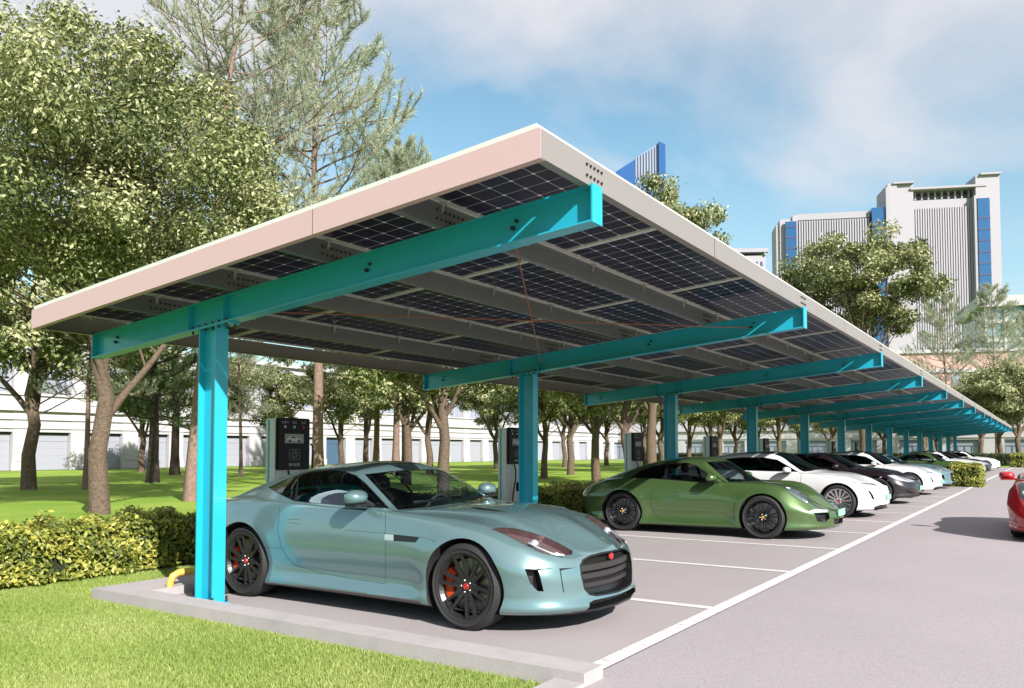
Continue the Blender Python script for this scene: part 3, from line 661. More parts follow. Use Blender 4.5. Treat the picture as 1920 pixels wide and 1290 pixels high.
def car_sedan(name, paint, loc, S, kind):
    B = Body(S, loc); fc = facing(B)
    for ax in (0, -S['wb']): B.cut('side', circ(ax, S['rw'], S['Ra']), 'arch', lambda f: f.calc_center_median().y > .5 and f.normal.y > -.2)
    hi = lambda f: f.calc_center_median().z > .84 and f.normal.y > .1
    if kind == 'ev':
        dlo = [(-3.05, .985), (-2.85, 1.08), (-2.5, 1.165), (-2.0, 1.215), (-1.55, 1.215), (-1.25, 1.165), (-1.0, 1.03), (-.80, .915), (-1.4, .92), (-2.2, .935), (-2.8, .95)]
    else:
        dlo = [(-3.0, .98), (-2.75, 1.08), (-2.4, 1.15), (-2.0, 1.185), (-1.6, 1.185), (-1.3, 1.135), (-1.05, 1.02), (-.85, .91), (-1.4, .915), (-2.2, .93), (-2.75, .95)]
    B.cut('side', offset_poly(dlo, .018) if True else dlo, 'trim', hi); B.cut('side', dlo, 'sideglass', hi)
    for xx in (-1.95, -2.78): B.strip('side', [(xx, .93), (xx - .02, 1.24)], .03, 'trim2', lambda f: f.calc_center_median().z > .84 and f.normal.y > .1) if False else None
    zf = lambda f: f.calc_center_median().z > .86 and f.calc_center_median().x > -1.7
    wtop = -1.34; B.cut('top', [(-.46, -.1), (-.46, 0), (-.50, .30), (-.58, .55), (-.70, .70), (-1.0, .655), (-1.22, .60), (wtop, .56), (wtop - .02, 0), (wtop - .02, -.1)], 'windscreen', zf)
    if kind == 'ev': B.cut('top', [(wtop - .04, -.1), (wtop - .04, .54), (-2.6, .53), (-3.3, .46), (-3.35, -.1)], 'roofglass', lambda f: f.calc_center_median().z > .86)
    else: B.cut('top', [(-2.6, -.1), (-2.6, .50), (-3.3, .46), (-3.35, -.1)], 'roofglass', lambda f: f.calc_center_median().z > .86)
    side = lambda f: f.normal.y > .05 and f.calc_center_median().y > .2
    if kind == 'ev':
        B.cut('side', [(.27, .735), (.45, .708), (.72, .655), (.72, .635), (.45, .685), (.28, .712)], 'headlight', side)
        B.cut('front', [(.70, .55), (.745, .56), (.72, .42), (.66, .36)], 'intake', lambda f: f.calc_center_median().x > .2)
        B.cut('front', [(-.1, .27), (.50, .27), (.66, .235), (.62, .175), (-.1, .165)], 'grille', lambda f: f.calc_center_median().x > .3)
    else:
        B.cut('side', [(.22, .735), (.38, .74), (.60, .665), (.78, .585), (.70, .565), (.45, .62)], 'headlight', side)
        B.cut('front', [(-.1, .30), (.55, .30), (.72, .36), (.70, .20), (-.1, .20)], 'grille', lambda f: f.calc_center_median().x > .3)
        B.cut('front', [(-.1, .56), (.30, .55), (.18, .47), (-.1, .46)], 'trim', lambda f: f.calc_center_median().x > .5)
    B.strip('side', [(-.72, .87), (-.74, .5), (-.70, .26), (-1.85, .25), (-1.90, .5), (-1.87, .9)], .008, filt=side)
    B.strip('side', [(-1.90, .25), (-2.35, .27), (-2.42, .5), (-2.75, .75), (-2.75, .93)], .008, filt=side)
    B.strip('side', [(-1.62, .73), (-1.80, .735)], .012, filt=side)
    B.cut('side', [(-2.35, .175), (-.44, .18), (-.42, .13), (-2.35, .13)], 'sill', lambda f: f.calc_center_median().y > .6)
    B.cut('side', [(-3.4, .82), (-3.75, .84), (-3.75, .79), (-3.4, .77)], 'taillight', side)
    root = empty(name)
    finish(B, root, paint, {'windscreen': ('windscreen', 'glass_mid' if kind != 'ev' else 'glass_dark'), 'sideglass': ('side_window', 'glass_dark'), 'roofglass': ('roof_glass', 'glass_roof')},
        {'intake': ('side_intake', (-.05, -.03, 0), 'black_trim', 'black_trim'), 'grille': ('front_grille', (-.05, 0, 0), 'black_trim', 'grille_mesh')},
        {'trim': ('window_trim', 'black_trim', 'body'), 'gap': ('shut_line', 'gap', 'body'), 'headlight': ('headlight', 'lamp_clear' if kind != 'ev' else 'drl_grey', 'pair'), 'sill': ('sill', 'black_trim', 'body'), 'taillight': ('taillight', 'lamp_red', 'pair')})
    side_mirror(S, root, (-.98, .96, .955), paint, .95)
    b = MB(); b.box(S['fx'][4] - .005, S['fx'][4] + .012, -.22, .22, .36, .46); b.obj('number_plate', M['plate_green'], root, bevel=.003)
    wm = wheel_meshes(.335, .24, 'fan5' if kind == 'ev' else 'ten', .262, 'rim_silver' if kind == 'ev' else 'rim_dark'); add_wheels(root, S, wm, 'caliper_grey'); interior(root, S, seat='interior', xs=-1.75, dash=(-1.0, .88))
    B.bm.free(); return root
glass_mat('glass_mid', (.42, .46, .48), 1.0); glass_mat('glass_roof', (.02, .022, .026), 1.0); pm('drl_grey', (.25, .26, .28), .2, coat=1)
def noise_paint(name, col, rough=.32, metal=.25):
    m = pm(name, col, rough, metal, coat=1.0, noise=(900, .2, tuple(c * .985 for c in col))); return m
noise_paint('paint_teal', (.205, .335, .355), .24, .5); noise_paint('paint_green', (.115, .205, .065), .30, .5); noise_paint('paint_white', (.80, .79, .80), .3, 0); noise_paint('paint_black', (.018, .012, .016), .25, .2); noise_paint('paint_red', (.55, .012, .02), .28, .1)
E_BLACK = dict(E_WHITE); E_BLACK.update(
    zt="-3.7:.96 -3.3:1.02 -2.9:1.16 -2.5:1.25 -2.0:1.295 -1.6:1.305 -1.25:1.275 -.9:1.11 -.5:.945 -.35:.925 0:.885 .4:.80 .6:.73 .84:.62",
    zr="-3.7:.94 -3.3:.99 -2.9:1.10 -2.5:1.185 -2.0:1.235 -1.5:1.235 -1.22:1.19 -.95:1.03 -.72:.90 -.6:.885 -.3:.875 0:.86 .4:.775 .85:.62",
    fx=[.84, .87, .88, .885, .885, .88, .87, .865, .86, .855, .85, .84], zn=[.18, .22, .27, .33, .40, .46, .52, .54, .56, .58, .60, .62])
E_RED = dict(wb=2.6, xa=.15, xb=-2.8, rw=.33, Ra=.37, tw=.26, track=.93, flare=.02, flare_z=.85, pq=(2.6, 1.9), pqr=(3.0, 2.0), kz=1.8,
    W="-3.5:.92 -2.6:.97 -1.6:.93 -.8:.92 0:.965 .5:.95 1.1:.92", zb="-3.5:.22 -2.8:.16 -2.0:.13 -.4:.13 .4:.13 1.1:.14", zm="-3.5:.62 -2.6:.64 -1.6:.55 -.8:.55 0:.62 .5:.5 1.1:.32",
    zs="-3.5:.85 -2.6:.93 -1.8:.87 -1.0:.82 -.5:.83 0:.86 .3:.80 .6:.66 1.1:.42", Ws="-3.5:.80 -2.6:.87 -1.6:.84 -.8:.83 0:.84 .5:.80 1.1:.78", lip="-3.5:.12 -2.6:.12 -2.0:.06 -1.6:.03 -.7:.03 -.4:.12 0:.16 1.1:.16",
    tuck="-3.5:.03 -2:.05 -.6:.05 -.3:.03 1.1:.02",
    Wr="-3.5:.50 -2.6:.48 -1.8:.53 -1.2:.56 -.9:.62 -.55:.72 -.4:.70 0:.56 .6:.46 1.1:.42", zr="-3.5:.87 -2.6:.95 -2.0:1.07 -1.6:1.13 -1.1:1.13 -.9:1.05 -.55:.86 -.4:.82 0:.76 .6:.60 1.1:.42",
    zt="-3.5:.88 -2.6:1.0 -2.0:1.14 -1.6:1.20 -1.15:1.20 -.85:1.08 -.35:.84 -.2:.80 .2:.73 .6:.62 1.05:.44", bow="-3.4:0 -2.4:.01 -1.5:.03 -.8:.012 -.4:.0 0:-.02 1.1:0",
    fx=[1.02, 1.06, 1.08, 1.09, 1.09, 1.085, 1.08, 1.07, 1.07, 1.065, 1.06, 1.05], zn=[.14, .17, .21, .25, .29, .33, .37, .39, .40, .415, .43, .44],
    rx=[-3.4, -3.42, -3.45, -3.48, -3.5, -3.5, -3.5, -3.5, -3.5, -3.5, -3.5, -3.5], zr_end=[.25, .3, .38, .48, .6, .72, .84, .85, .86, .87, .875, .88])
def car_red():
    S = E_RED; B = Body(S, (0, 0))
    for ax in (0, -S['wb']): B.cut('side', circ(ax, S['rw'], S['Ra']), 'arch', lambda f: f.calc_center_median().y > .5 and f.normal.y > -.2)
    hi = lambda f: f.calc_center_median().z > .8 and f.normal.y > .1
    dlo = [(-2.0, .93), (-1.8, 1.03), (-1.5, 1.09), (-1.15, 1.09), (-.95, 1.02), (-.66, .87), (-1.2, .87), (-1.8, .90)]
    B.cut('side', offset_poly(dlo, .015), 'trim', hi); B.cut('side', dlo, 'sideglass', hi)
    B.cut('top', [(-.38, -.1), (-.40, .3), (-.52, .66), (-.9, .58), (-1.12, .53), (-1.16, -.1)], 'windscreen', lambda f: f.calc_center_median().z > .8)
    B.cut('top', [(-2.2, -.1), (-2.2, .42), (-3.1, .36), (-3.1, -.1)], 'roofglass', lambda f: f.calc_center_median().z > .8)
    B.cut('top', [(.02, .80), (.20, .83), (.48, .80), (.66, .70), (.60, .64), (.40, .69), (.15, .74)], 'headlight', lambda f: f.normal.z > .1)
    B.cut('front', [(.42, .36), (.70, .39), (.74, .30), (.68, .22), (.44, .20)], 'intake', lambda f: f.calc_center_median().x > .4)
    B.cut('front', [(-.1, .30), (.36, .30), (.34, .20), (-.1, .18)], 'grille', lambda f: f.calc_center_median().x > .4)
    B.strip('side', [(-.62, .84), (-.60, .4), (-.7, .24), (-1.6, .24), (-1.72, .5), (-1.7, .88)], .008, filt=lambda f: f.normal.y > .05)
    root = empty('red_sports_car')
    finish(B, root, 'paint_red', {'windscreen': ('windscreen', 'glass_mid'), 'sideglass': ('side_window', 'glass_dark'), 'roofglass': ('rear_window', 'glass_dark')},
        {'intake': ('side_intake', (-.08, -.03, 0), 'black_trim', 'black_trim'), 'grille': ('front_grille', (-.08, 0, 0), 'black_trim', 'grille_mesh'), 'headlight': ('headlight', (-.02, -.02, -.06), 'black_trim', 'black_trim')},
        {'trim': ('window_trim', 'black_trim', 'body'), 'gap': ('shut_line', 'gap', 'body')})
    hlo = [c for c in root.children if c.name.startswith('headlight')][0]
    for sd, sg in (('L', 1), ('R', -1)):
        link('headlight_lens', B.part(['headlight'], 'headlight_lens', M['glass_lens'], sides=sd), hlo)
        b = MB(); b.ball((.40, sg * .735, .70), .045, 14, 8); b.obj('projector_lamp', M['lamp_white'], hlo, smooth=True)
    side_mirror(S, root, (-.66, 1.0, .95), 'paint_red', 1.0, 'paint_red')
    wm = wheel_meshes(.33, .26, 'ten', .262, 'rim_silver'); add_wheels(root, S, wm, 'caliper_red'); interior(root, S, seat='interior', xs=-1.45, dash=(-.8, .83))
    B.bm.free(); return root
pm('lamp_white', (.8, .8, .8), .1, metal=.2, coat=1)
# ------------------------------------------------------------------ site materials
pm('steel_teal', (.022, .50, .70), .35, .0, coat=.2, noise=(3, .2, (.02, .465, .66)))
pm('alu_light', (.325, .29, .275), .5, .1, noise=(1.2, .2, (.31, .28, .265))); pm('alu_purlin', (.26, .26, .28), .5, .3, noise=(2, .2, (.235, .235, .25))); pm('fascia_pink', (.70, .475, .475), .5, noise=(1.5, .2, (.68, .465, .46))); pm('frame_alu', (.85, .86, .78), .4, .1)
pm('bolt_dark', (.05, .04, .05), .5, .6); pm('bolt_light', (.6, .6, .6), .35, .8); pm('rod_red', (.42, .13, .06), .5)
pm('yellow_paint', (.85, .55, .12), .4, noise=(8, .2, (.75, .45, .08))); pm('charger_grey', (.70, .71, .72), .4); pm('charger_black', (.004, .004, .005), .4, spec=.2); pm('charger_teal', (.03, .38, .42), .4)
pm('white_print', (.7, .7, .7), .5); pm('grey_print', (.35, .36, .37), .5); pm('red_print', (.7, .02, .04), .4); pm('dark_print', (.02, .02, .02), .5)
pm('concrete_kerb', (.56, .50, .50), .85, noise=(2.5, .2, (.44, .405, .41)), bump=(120, .25))
pm('bark', (.21, .145, .10), .9, noise=(14, .14, (.10, .066, .045)), bump=(30, 1.2)); pm('bark_pine', (.34, .22, .17), .9, noise=(10, .16, (.21, .135, .10)), bump=(24, 1.2)); pm('bark_dark', (.10, .07, .05), .9, noise=(14, .14, (.05, .035, .028)), bump=(30, 1.0))
leaf_mat('leaf_broad', (.05, .09, .02), (.27, .30, .105), (.74, .71, .42), .28)
leaf_mat('leaf_broad_deep', (.035, .08, .02), (.09, .15, .04), (.22, .26, .09), .35)
leaf_mat('leaf_pine', (.24, .30, .17), (.46, .51, .34), (.74, .75, .58), .40, .6)
leaf_mat('leaf_hedge', (.05, .08, .012), (.26, .30, .045), (.72, .64, .14), .30)
leaf_mat('leaf_hedge_dark', (.02, .04, .01), (.05, .08, .02), (.10, .12, .03), .25)
leaf_mat('grass_blade', (.24, .36, .06), (.38, .49, .11), (.60, .62, .24), .4)
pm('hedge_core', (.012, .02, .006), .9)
# ground sheet: mown lawn
m, nd, ln = nt('lawn')
out = N(nd, 'ShaderNodeOutputMaterial'); p = N(nd, 'ShaderNodeBsdfPrincipled'); p.inputs['Roughness'].default_value = .9; p.inputs['Specular IOR Level'].default_value = .1; ln.new(p.outputs[0], out.inputs[0])
tc = N(nd, 'ShaderNodeTexCoord'); n1 = N(nd, 'ShaderNodeTexNoise'); n1.inputs['Scale'].default_value = .35; n1.inputs['Detail'].default_value = 7; n2 = N(nd, 'ShaderNodeTexNoise'); n2.inputs['Scale'].default_value = 38; n2.inputs['Detail'].default_value = 4
ln.new(tc.outputs['Object'], n1.inputs[0]); ln.new(tc.outputs['Object'], n2.inputs[0])
r1 = N(nd, 'ShaderNodeValToRGB'); e = r1.color_ramp.elements; e[0].position = .35; e[1].position = .65; e[0].color = (.19, .31, .04, 1); e[1].color = (.31, .40, .075, 1)
r2 = N(nd, 'ShaderNodeValToRGB'); e = r2.color_ramp.elements; e[0].position = .35; e[1].position = .62; e[0].color = (.55, .62, .5, 1); e[1].color = (1, 1, 1, 1)
mx = N(nd, 'ShaderNodeMix', data_type='RGBA', blend_type='MULTIPLY'); mx.inputs[0].default_value = 1
ln.new(n1.outputs[0], r1.inputs[0]); ln.new(n2.outputs[0], r2.inputs[0]); ln.new(r1.outputs[0], mx.inputs[6]); ln.new(r2.outputs[0], mx.inputs[7]); ln.new(mx.outputs[2], p.inputs[0])
bp = N(nd, 'ShaderNodeBump'); bp.inputs['Strength'].default_value = .7; bp.inputs['Distance'].default_value = .03; ln.new(n2.outputs[0], bp.inputs['Height']); ln.new(bp.outputs[0], p.inputs['Normal'])
# paving: pale grey asphalt with fine grain, soft stains and hairline cracks
def paving(name, ca, cb):
    m, nd, ln = nt(name)
    out = N(nd, 'ShaderNodeOutputMaterial'); p = N(nd, 'ShaderNodeBsdfPrincipled'); p.inputs['Roughness'].default_value = .82; p.inputs['Specular IOR Level'].default_value = .3; ln.new(p.outputs[0], out.inputs[0])
    tc = N(nd, 'ShaderNodeTexCoord'); a = N(nd, 'ShaderNodeTexNoise'); a.inputs['Scale'].default_value = .5; a.inputs['Detail'].default_value = 8; a.inputs['Roughness'].default_value = .6
    b = N(nd, 'ShaderNodeTexNoise'); b.inputs['Scale'].default_value = 95; b.inputs['Detail'].default_value = 3
    ln.new(tc.outputs['Object'], a.inputs[0]); ln.new(tc.outputs['Object'], b.inputs[0])
    ra = N(nd, 'ShaderNodeValToRGB'); e = ra.color_ramp.elements; e[0].position = .3; e[1].position = .7; e[0].color = (*cb, 1); e[1].color = (*ca, 1)
    rb = N(nd, 'ShaderNodeValToRGB'); e = rb.color_ramp.elements; e[0].position = .3; e[1].position = .7; e[0].color = (.80, .80, .80, 1); e[1].color = (1.12, 1.12, 1.12, 1)
    mx = N(nd, 'ShaderNodeMix', data_type='RGBA', blend_type='MULTIPLY'); mx.inputs[0].default_value = 1
    ln.new(a.outputs[0], ra.inputs[0]); ln.new(b.outputs[0], rb.inputs[0]); ln.new(ra.outputs[0], mx.inputs[6]); ln.new(rb.outputs[0], mx.inputs[7]); ln.new(mx.outputs[2], p.inputs[0])
    bp = N(nd, 'ShaderNodeBump'); bp.inputs['Strength'].default_value = .35; bp.inputs['Distance'].default_value = .006; ln.new(b.outputs[0], bp.inputs['Height']); ln.new(bp.outputs[0], p.inputs['Normal'])
paving('paving_bay', (.330, .294, .296), (.298, .267, .270)); paving('paving_road', (.326, .288, .300), (.300, .268, .280))
m, nd, ln = nt('line_paint')      # worn white marking paint
out = N(nd, 'ShaderNodeOutputMaterial'); p = N(nd, 'ShaderNodeBsdfPrincipled'); p.inputs['Roughness'].default_value = .7; ln.new(p.outputs[0], out.inputs[0])
tc = N(nd, 'ShaderNodeTexCoord'); mp = N(nd, 'ShaderNodeMapping'); mp.inputs['Scale'].default_value = (4, 14, 1); a = N(nd, 'ShaderNodeTexNoise'); a.inputs['Scale'].default_value = 1.3; a.inputs['Detail'].default_value = 9; a.inputs['Roughness'].default_value = .75
ln.new(tc.outputs['Object'], mp.inputs[0]); ln.new(mp.outputs[0], a.inputs[0]); ra = N(nd, 'ShaderNodeValToRGB'); e = ra.color_ramp.elements; e[0].position = .39; e[1].position = .47; e[0].color = (.37, .33, .33, 1); e[1].color = (.62, .59, .60, 1)
ln.new(a.outputs[0], ra.inputs[0]); ln.new(ra.outputs[0], p.inputs[0])
# solar cells: dark cells, thin pale gaps, diamonds at the chamfered corners
m, nd, ln = nt('solar_cells')
out = N(nd, 'ShaderNodeOutputMaterial'); p = N(nd, 'ShaderNodeBsdfPrincipled'); p.inputs['Roughness'].default_value = .3; p.inputs['Specular IOR Level'].default_value = .12; ln.new(p.outputs[0], out.inputs[0])
tc = N(nd, 'ShaderNodeTexCoord'); sp = N(nd, 'ShaderNodeSeparateXYZ'); ln.new(tc.outputs['Object'], sp.inputs[0])
def mt(op, a, b=None, c=None):
    n = N(nd, 'ShaderNodeMath', operation=op)
    for i, v in enumerate((a, b, c)):
        if v is None: continue
        if isinstance(v, (int, float)): n.inputs[i].default_value = v
        else: ln.new(v, n.inputs[i])
    return n.outputs[0]
PX, PY = 1.150, 2.281
du = mt('ABSOLUTE', mt('SUBTRACT', mt('FRACT', mt('MULTIPLY', mt('ADD', sp.outputs[0], .54), 1 / .180)), .5))
dv = mt('ABSOLUTE', mt('SUBTRACT', mt('FRACT', mt('MULTIPLY', mt('ADD', sp.outputs[1], 1.104), 1 / .184)), .5))
line = mt('GREATER_THAN', mt('MAXIMUM', du, dv), .484); dia = mt('GREATER_THAN', mt('ADD', du, dv), .905)
bb = mt('GREATER_THAN', mt('ABSOLUTE', mt('SUBTRACT', mt('FRACT', mt('MULTIPLY', mt('ADD', sp.outputs[0], .54), 3 / .180)), .5)), .47)
mxa = N(nd, 'ShaderNodeMix', data_type='RGBA'); mxa.inputs[6].default_value = (.007, .008, .028, 1); mxa.inputs[7].default_value = (.035, .03, .06, 1); ln.new(bb, mxa.inputs[0])
mxb = N(nd, 'ShaderNodeMix', data_type='RGBA'); ln.new(mxa.outputs[2], mxb.inputs[6]); mxb.inputs[7].default_value = (.50, .50, .60, 1); ln.new(line, mxb.inputs[0])
mxc = N(nd, 'ShaderNodeMix', data_type='RGBA'); ln.new(mxb.outputs[2], mxc.inputs[6]); mxc.inputs[7].default_value = (.85, .85, .9, 1); ln.new(dia, mxc.inputs[0]); ln.new(mxc.outputs[2], p.inputs[0])

# ------------------------------------------------------------------ ground, kerbs, markings
def sheet(name, poly, z, mat, **k):
    b = MB(); n = len(poly); b.add([(x, y, z) for x, y in poly], [tuple(range(n))]); o = b.obj(name, mat); return tag(o, kind='structure', **k)
sheet('lawn', [(-900, -60), (700, -60), (700, 1500), (-900, 1500)], -.030, M['lawn'])
XL = -2.41; YK = 4.16
sheet('road', [(-2.35, -8), (9.5, -8), (9.5, 100), (-2.35, 100)], -.004, M['paving_road'])
sheet('road', [(-60, 100), (60, 100), (60, 107), (-60, 107)], -.004, M['paving_road'])
sheet('parking_bays', [(-7.2, YK + .1), (-2.35, YK + .1), (-2.35, 76), (-7.2, 76)], 0.0, M['paving_bay'])
b = MB()
b.prism([(-7.5, 76), (-6.93, 76), (-6.93, 4.40), (-2.27, 4.40), (-2.27, 4.16), (-7.5, 4.16)], -.05, .075); k = b.obj('kerb', M['concrete_kerb']); tag(k, kind='structure')
b = MB(); b.prism([(-2.27, 4.16), (-2.47, 4.16), (-2.47, -8), (-2.27, -8)], -.05, .02); k = b.obj('kerb', M['concrete_kerb']); tag(k, kind='structure')
sheet('bay_line', [(-2.467, 4.402), (-2.345, 4.402), (-2.345, 76), (-2.467, 76)], .005, M['line_paint'])
for j in range(28):
    y = 6.818 + 2.5 * j; sheet('bay_line', [(-6.93, y - .055), (-2.467, y - .055), (-2.467, y + .055), (-6.93, y + .055)], .004, M['line_paint'])

# ------------------------------------------------------------------ solar carport
SL = (3.059 - 2.554) / (-2.372 + 8.187)
def ztop(x): return 3.059 + (x + 2.372) * SL        # top of the sloping beams
NB, SP, YB, Y0R, Y1R = 14, 5.297, 4.484, 3.90, 3.90 + 31 * PY
cp = empty('solar_carport', (-6.27, 4.57, 0)); tag(cp, 'long turquoise steel carport with sloping solar panel roof over the parked cars', 'carport')
def cpart(name, mb, mat, loc=(0, 0, 0), parent=None, **k):
    o = link(name, mb.mesh(name, mat, **k), parent or cp); o.location = (loc[0] - 6.27 * -1 if False else loc[0] + 6.27, loc[1] - 4.57, loc[2]) if parent is None else loc; return o
# column: H section, flanges facing +-X ; base plate and anchor bolts
b = MB(); X0, X1, W2 = -6.396 + 6.27, -6.15 + 6.27, .066; zt_ = ztop(-6.27) - .245
b.box(X0, X0 + .012, -W2, W2, .02, zt_ - .012); b.box(X1 - .012, X1, -W2, W2, .02, zt_ + .008); b.box(X0 + .012, X1 - .012, -.006, .006, .02, zt_ - .01)
for z in (.9, 1.9): pass
colm = b.mesh('column', M['steel_teal'])
b = MB(); b.box(X0 - .03, X1 + .03, -W2 - .03, W2 + .03, .0, .02); plm = b.mesh('base_plate', M['steel_teal'])
b = MB()
for x in (X0 - .015, X1 + .015):
    for y in (-W2 - .008, W2 + .008): b.lathe([(0, 0), (.011, 0), (.011, .05), (0, .05)], 8, 'z'); V = b.V[-32:]; b.V[-32:] = [(v[0] + x, v[1] + y, v[2] + .02) for v in V]
ancm = b.mesh('anchor_bolts', M['bolt_dark'])
# beam: I section sloping up towards the road, built in a frame with origin at its left end
LB = -2.372 + 8.187; HB0, HB1 = .256, .24
def bz(x): return 2.554 + x * SL                        # top at local x from left end
def slab(b, x0, x1, y0, y1, dz0, dz1):
    V = [(x, y, bz(x) - dz) for dz in (dz0, dz1) for y in (y0, y1) for x in (x0, x1)]
    b.add(V, [(0, 2, 3, 1), (4, 5, 7, 6), (0, 1, 5, 4), (2, 6, 7, 3), (0, 4, 6, 2), (1, 3, 7, 5)])
b = MB(); WB = .066
slab(b, 0.01, LB - .012, -WB, WB, 0, .011); slab(b, 0.01, LB - .012, -WB, WB, .229, .240); slab(b, .01, LB - .012, -.005, .005, .011, .229)
slab(b, 0, .01, -WB, WB, -.0, .244); slab(b, LB - .012, LB, -WB - .002, WB + .002, -.004, .246)
xc = -6.273 + 8.187
for x in (xc - .30, xc + .20): slab(b, x, x + .008, -WB + .004, -.005, .011, .229); slab(b, x, x + .008, .005, WB - .004, .011, .229)
beamm = b.mesh('beam', M['steel_teal'])
b = MB(); slab(b, xc - .27, xc + .27, -.075, .075, .2405, .252); capm = b.mesh('joint_plate', M['steel_teal'])
b = MB()
for i in range(6):
    x = xc - .235 + i * .094
    for y in (-.05, .05): b.tube([(x, y, bz(x) - .275), (x, y, bz(x) - .205)], .012, 6)
jbm = b.mesh('joint_bolts', M['bolt_dark'])
b = MB()
for x in (LB - .64, xc + 1.9 - .0, .35):
    z = bz(x) - .125; b.tube([(x, -.03, z), (x, .03, z)], .016, 6); b.tube([(x + .03, -.028, z + .045), (x + .03, .0, z + .045)], .012, 6)
hom = b.mesh('web_bolts', M['bolt_dark'])
for i in range(NB):
    y = YB + .066 + i * SP
    c = link('column', colm, cp); c.location = (0, y - 4.57, 0)
    link('base_plate', plm, c); link('anchor_bolts', ancm, c)
    be = link('beam', beamm, cp); be.location = (-8.187 + 6.27, y - 4.57, 0)
    link('joint_plate', capm, be); link('joint_bolts', jbm, be); link('web_bolts', hom, be)
# purlins (C sections standing on the beams), edge fascias
PH = .165
def purlin_mesh(name, mat, w=.055):
    b = MB(); L = Y1R - Y0R
    b.box(-.0035, .0, .03, L - .03, 0, PH); b.box(-w, -.0035, .03, L - .03, 0, .004); b.box(-w, -.0035, .03, L - .03, PH - .004, PH); b.box(-w, -w + .004, .03, L - .03, .004, .022); return b.mesh(name, mat)
pum = purlin_mesh('purlin', M['alu_purlin'])
PXS = [-7.02, -5.87, -4.72, -3.57]
cl = MB()
for k in range(62):
    y = .55 + k * 1.14
    cl.box(-.03, .03, y - .03, y + .03, PH - .012, PH + .004); cl.box(-.012, .022, y - .012, y + .012, PH - .05, PH - .012); cl.tube([(.008, y, PH - .07), (.008, y, PH - .03)], .009, 6)
clm = cl.mesh('panel_clamps', M['bolt_light'])
hb = MB()
for i in range(NB):
    y = YB + .066 + i * SP - Y0R
    for zz in (.05, .11):
        for q in range(-3, 4): hb.box(-.001, .006, y + q * .05 - .008 , y + q * .05 + .008, zz - .008, zz + .008)
hbm = hb.mesh('purlin_bolts', M['bolt_dark'])
for x in PXS:
    o = link('purlin', pum, cp); o.location = (x + 6.27, Y0R - 4.57, ztop(x) + .002)
    link('panel_clamps', clm, o); link('purlin_bolts', hbm, o)
def fasc(name, pts, mat): b = MB(); b.add(*pts); return b.obj(name, mat, cp)
XH, XLO = -2.40, -8.20; FH = .172
for x, nm in ((XH, 1), (XLO, -1)):
    b = MB(); z0 = ztop(x) - .006; L = Y1R - Y0R
    s = nm; b.box(x - .003, x + .003, Y0R, Y1R, z0, z0 + FH); b.box(min(x - s * .06, x - s * .003), max(x - s * .06, x - s * .003), Y0R + .004, Y1R - .004, z0, z0 + .003)
    b.V = [(v[0] + 6.27, v[1] - 4.57, v[2]) for v in b.V]; o = b.obj('edge_fascia', M['alu_light'], cp)
    hb2 = MB()
    if nm > 0:
        for i in range(NB):
            yy = YB + .066 + i * SP
            for zz in (.055, .125):
                for q in range(-2, 3): hb2.tube([(x + .002, yy + q * .05 - .0, z0 + zz), (x + .014, yy + q * .05, z0 + zz)], .009, 6)
        hb2.V = [(v[0] + 6.27, v[1] - 4.57, v[2]) for v in hb2.V]; hb2.obj('fascia_bolts', M['bolt_dark'], o)
for y, nm in ((Y0R, 0), (Y1R, 1)):
    b = MB(); t = .004; y0, y1 = (y - t, y) if nm == 0 else (y, y + t); V = []
    for yy in (y0, y1):
        for x in (XLO - .004, XH + .004): V += [(x, yy, ztop(x) - .010), (x, yy, ztop(x) + FH + .0)]
    b.add(V, [(0, 2, 3, 1), (4, 5, 7, 6), (0, 1, 5, 4), (2, 6, 7, 3), (1, 3, 7, 5), (0, 4, 6, 2)])
    V = []
    for yy in (y1 if nm == 0 else y0 - .05, y1 + .05 if nm == 0 else y0):
        for x in (XLO, XH): V += [(x, yy, ztop(x) - .010), (x, yy, ztop(x) - .006)]
    b.add(V, [(0, 2, 3, 1), (4, 5, 7, 6), (0, 1, 5, 4), (2, 6, 7, 3), (1, 3, 7, 5), (0, 4, 6, 2)])
    b.V = [(v[0] + 6.27, v[1] - 4.57, v[2]) for v in b.V]; b.obj('end_fascia', M['fascia_pink'], cp)
# joints of the fascia sheets and small clips on the long edge
b = MB()
for q in range(13):
    yy = Y0R + 2.9 + q * 5.4 + 6.27 * 0; b.box(XH + 6.2732, XH + 6.2745, yy - 4.57 - .003, yy - 4.57 + .003, ztop(XH) - .006, ztop(XH) + FH - .006)
b.obj('fascia_joint', M['bolt_dark'], cp)
for xx in (-4.28,):
    b = MB(); b.box(xx - .0015 + 6.27, xx + .0015 + 6.27, Y0R - .0055 - 4.57, Y0R - .0042 - 4.57, ztop(xx) - .008, ztop(xx) + FH - .001); b.obj('fascia_joint', M['bolt_dark'], cp)
